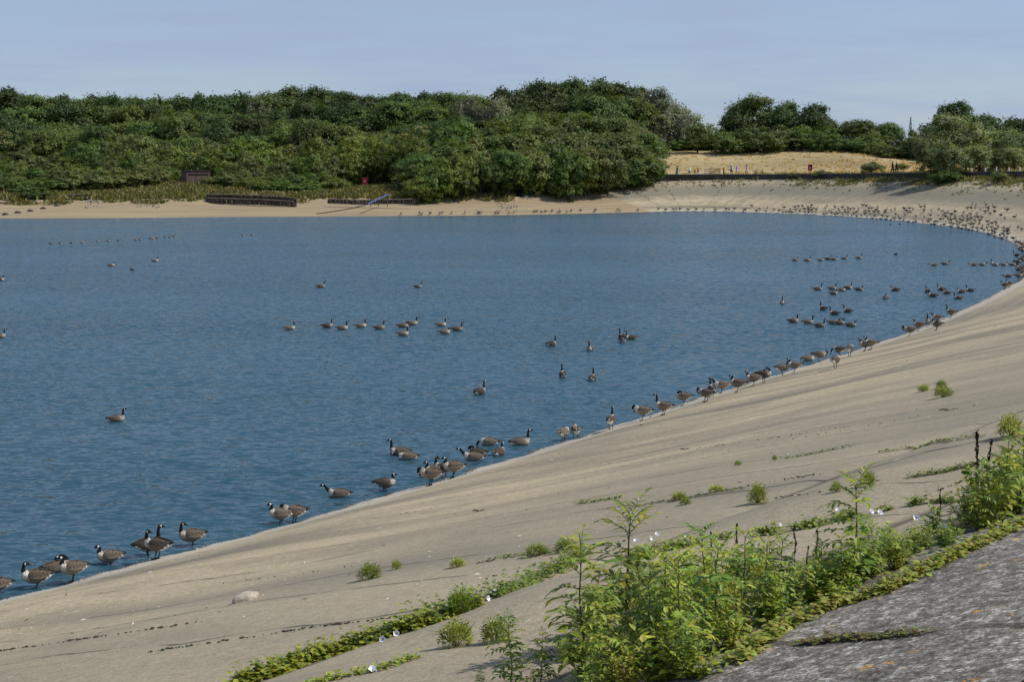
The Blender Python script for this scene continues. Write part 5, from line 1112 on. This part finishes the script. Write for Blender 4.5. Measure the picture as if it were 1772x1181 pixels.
def pipe():
    a = Vector(atd(637, 353, 245.5)); b = Vector(atd(672, 336.5, 251.5)); r = thing("blue_pipe", a, "blue pipe sloping down the bank onto the left beach", "pipe"); v = b - a; m = MB(); m.tube([(0, 0, 0), v * .5, v], .11, seg=10); m.build("pipe_run", M_blue, r)
    for t in (.12, .5, .95): m = MB(); q = v * t; m.tube([q - Vector((0, 0, 1.6 * t + .4)), q], .07, seg=6); m.build("support", M_dwood, r)
    h = MB(); pts = [Vector(hit(x, y, False)[:3]) + Vector((0, 0, .06)) for x, y in ((548, 371), (570, 368), (590, 365), (612, 361), (628, 357), (642, 352.5))]; o = pts[0]; h.tube([p - o for p in pts], [.10, .12, .13, .14, .15, .16], seg=6); q = h.build("drain_hose", M_stake); q.location = o; tag(q, "dark hose lying across the sand from the blue pipe to the water", "hose")
pipe()
def rubble(name, x0, x1, y0, y1, n, lab, dist):
    mb = MB(); g = random.Random(int(x0)); c = at_path((x0 + x1) / 2, dist)
    for k in range(n):
        p = atd(g.uniform(x0, x1), 350, dist + g.uniform(-3.5, 3.5)); z = zat(p[0], p[1]); q = Vector((p[0], p[1], z + g.uniform(0, .12))) - c; s = g.uniform(.08, .24)
        vs = [q + Vector((g.uniform(.6, 1.2) * a, g.uniform(.6, 1.2) * b, g.uniform(.5, .9) * c_)) * s for a, b, c_ in ((1,0,-.4),(0,1,-.4),(-1,0,-.4),(0,-1,-.4),(.4,.4,.8),(-.5,.2,.9),(.1,-.5,.8))]
        mb.add(vs, [(0,1,4),(1,2,5,4),(2,3,5),(3,6,5),(3,0,6),(0,4,6),(4,5,6),(3,2,1,0)], (1, 1, 1))
    o = mb.build(name, simple_mat("pale_rubble", (.24, .21, .165), .95, .3, 3)); o.location = c; tag(o, lab, "rubble", None, 'stuff')
rubble("rubble", 148, 176, 346, 354, 46, "pale stones spilled on the beach by the short revetment", 247); rubble("rubble", 236, 276, 344, 353, 60, "pale stones on the left beach below the hide", 248); rubble("rubble", 858, 896, 333, 343, 60, "pale rocks piled at the foot of the thicket", 257)
def boulder(x, y):
    X, Y, Z, _ = hit(x, y, False); bm = bmesh.new(); bmesh.ops.create_icosphere(bm, subdivisions=2, radius=1); g = random.Random(int(x))
    for v in bm.verts: v.co = Vector((v.co.x * .5, v.co.y * .35, v.co.z * .28)) * g.uniform(.8, 1.15)
    me = bpy.data.meshes.new("dark_boulder"); bm.to_mesh(me); bm.free(); o = link("dark_boulder", me, M_stake); o.location = (X, Y, Z + .08); tag(o, "small dark boulder lying on the sand at the far left of the beach", "boulder", "dark boulders on the left beach")
for x, y in ((9, 372), (31, 369), (52, 366), (75, 362), (98, 357)): boulder(x, y)
# lattice pylon
def pylon():
    d = 900.0; b = atd(1575, 240, d); top = atd(1575, 202, d); zb = zat(b[0], d) - .5; H = top[2] - zb; r = thing("pylon", (b[0], d, zb), "distant grey lattice pylon showing in the gap between the trees", "pylon", .4); lg = MB(); br = MB(); w0, w1 = H * .075, H * .012
    def cor(t, i): w = w0 + (w1 - w0) * min(1, t * 1.15); return Vector(((1, 1, -1, -1)[i] * w, (1, -1, -1, 1)[i] * w, H * t))
    for i in range(4): m = MB(); m.tube([cor(0, i), cor(.5, i), cor(.87, i), Vector((0, 0, H))], [.2, .17, .14, .1], seg=4); m.build("leg", M_steel, r)
    n = 9
    for k in range(n):
        a, c = k / n, (k + 1) / n
        for i in range(4): br.tube([cor(a, i), cor(c, (i + 1) % 4)], .07, seg=4); br.tube([cor(a, (i + 1) % 4), cor(c, i)], .07, seg=4)
    br.build("bracing", M_steel, r)
    for t, w in ((.66, .13), (.78, .16), (.90, .11)):
        m = MB(); m.tube([(-H * w, 0, H * t), (0, 0, H * t + .8), (H * w, 0, H * t)], [.07, .14, .07], seg=4); m.tube([(-H * w, 0, H * t), (H * w, 0, H * t)], .07, seg=4); m.build("cross_arm", M_steel, r)
pylon()
# rough growth: tufts as one mass each
def tufts(name, pts, h, cols, lab, wd=.5, blades=7, cat="grass"):
    g = np.random.default_rng(len(pts)); mb_v = []; n = len(pts); c = np.empty((n * blades, 3)); cols = np.array(cols)
    P = np.repeat(np.array(pts), blades, 0); m = len(P); a = g.uniform(0, 6.28, m); sp = np.repeat(g.uniform(.6, 1.3, n), blades); off = g.normal(size=(m, 2)) * wd * .35 * sp[:, None]
    P[:, :2] += off; H = h * sp * g.uniform(.5, 1.15, m); W = wd * .22 * sp; d = np.stack([np.cos(a), np.sin(a)], 1)
    lean = g.normal(size=(m, 2)) * .35 * H[:, None]
    v = np.empty((m, 4, 3)); v[:, 0, :2] = P[:, :2] - d * W[:, None]; v[:, 1, :2] = P[:, :2] + d * W[:, None]; v[:, 0, 2] = v[:, 1, 2] = P[:, 2] - .05
    v[:, 2, :2] = P[:, :2] + lean + d * W[:, None] * .6; v[:, 3, :2] = P[:, :2] + lean - d * W[:, None] * .4; v[:, 2, 2] = P[:, 2] + H; v[:, 3, 2] = P[:, 2] + H * .8
    k = g.uniform(0, len(cols) - 1.001, m); i0 = k.astype(int); t = (k - i0)[:, None]; c = (cols[i0] * (1 - t) + cols[i0 + 1] * t) * g.uniform(.75, 1.25, (m, 1))
    me = bpy.data.meshes.new(name); me.from_pydata(v.reshape(-1, 3).tolist(), [], np.arange(4 * m).reshape(m, 4).tolist()); ca = np.ones((m, 4), np.float32); ca[:, :3] = c
    at = me.color_attributes.new("Col", 'FLOAT_COLOR', 'CORNER'); at.data.foreach_set("color", np.repeat(ca, 4, 0).ravel()); me.update(); o = link(name, me, M_plant); return tag(o, lab, cat, None, 'stuff')
def strip_pts(u0, u1, v0, v1, n, rel, fn=None, seed=1):
    g = np.random.default_rng(seed); U = g.uniform(u0, u1, n); V = g.uniform(v0, v1, n)
    if fn is not None: k = fn(U, V, g); U, V = U[k], V[k]
    x, y, nx, ny = shore_frame(U); VV = V + (vwall(U) if rel else 0); X = x + nx * VV; Y = y + ny * VV; Z = zf(*uv_of(np.stack([X, Y], 1)), np.stack([X, Y], 1)); return np.stack([X, Y, Z], 1)
tufts("dry_grass", strip_pts(U_R1 + 30, U_D1 + 2, 6, 60, 14000, True, None, 2), .22, [(.30, .23, .105), (.40, .305, .145), (.46, .355, .18), (.36, .285, .14)], "golden dry grass covering the meadow behind the far wall", .7, 5)
jn = lambda U, V, g: (np.abs(((U / 1.9 + .06 * np.sin(V)) % 1) - .5) < .14) & (g.random(len(U)) < np.clip((V - 11) / 11, 0, 1) ** 1.6)
tufts("bank_weeds", np.concatenate([strip_pts(U_R1 + 5, U_D1 + 3, 8, 22.3, 24000, False, jn, 3), strip_pts(U_R1 + 5, U_D1 + 3, -4.5, -.4, 9000, True, lambda U, V, g: np.sin(U * .35) + np.sin(U * .93 + 1) + g.normal(size=len(U)) * .7 > .4, 4)]), .24, [(.08, .11, .035), (.11, .135, .045), (.17, .165, .07), (.20, .18, .09)], "green and straw coloured weeds in the joints of the far concrete bank", .34, 5)
tufts("wall_foot_grass", strip_pts(U_R1 - 5, U_D1 + 2, -2.2, -.1, 5200, True, lambda U, V, g: g.random(len(U)) < np.clip((U_D0 - U) / (U_D0 - U_F) * .8, .08, .9) * (.55 + .45 * np.sin(U * .8 + np.sin(U * .23) * 2)), 8), .55, [(.075, .10, .03), (.12, .14, .045), (.20, .185, .08), (.26, .22, .11)], "tall rough grass and dry stalks along the foot of the far wall", .4, 5)
tufts("rough_grass", strip_pts(U_D1 + 14, u_px(0, 378) + 60, 11.4, 46, 17000, False, lambda U, V, g: V > 12.9 + 1.1 * np.sin(U * .31) + .6 * np.sin(U * .83 + 1), 5), .5, [(.07, .082, .028), (.115, .118, .042), (.17, .155, .065), (.09, .095, .035)], "olive and straw rough grass on the bank above the left beach", .8, 5)
tufts("path_edge_grass", strip_pts(U_R1 + 20, U_D1 + 2, 4.9, 6.2, 1500, True, None, 6), .3, [(.10, .11, .04), (.22, .19, .08), (.30, .24, .10)], "short grass along the back edge of the far path", .5, 5)
for x, y, w, h, lab in ((1508, 303, 34, 22, "spiky green bush sticking up over the far wall, left of the dark pair"), (1632, 318, 44, 34, "dark green bush on the far bank below the white posts"), (1728, 316, 22, 26, "smaller dark bush on the far bank near the right edge"), (1420, 307, 26, 14, "low green bush against the far wall right of the lifebuoy housing"), (1376, 308, 18, 9, "low tuft against the far wall left of the lifebuoy housing"), (1560, 293, 20, 11, "yellow-green bush behind the far wall beside the dark pair")):
    X, Y, Z, _ = hit(x, y, False); tree('shrub', 'yellow' if '11' in str(h) else 'olive' if w < 40 else 'mid', X, Y, Z - .05, h / ppm(Y), w / ppm(Y), lab)
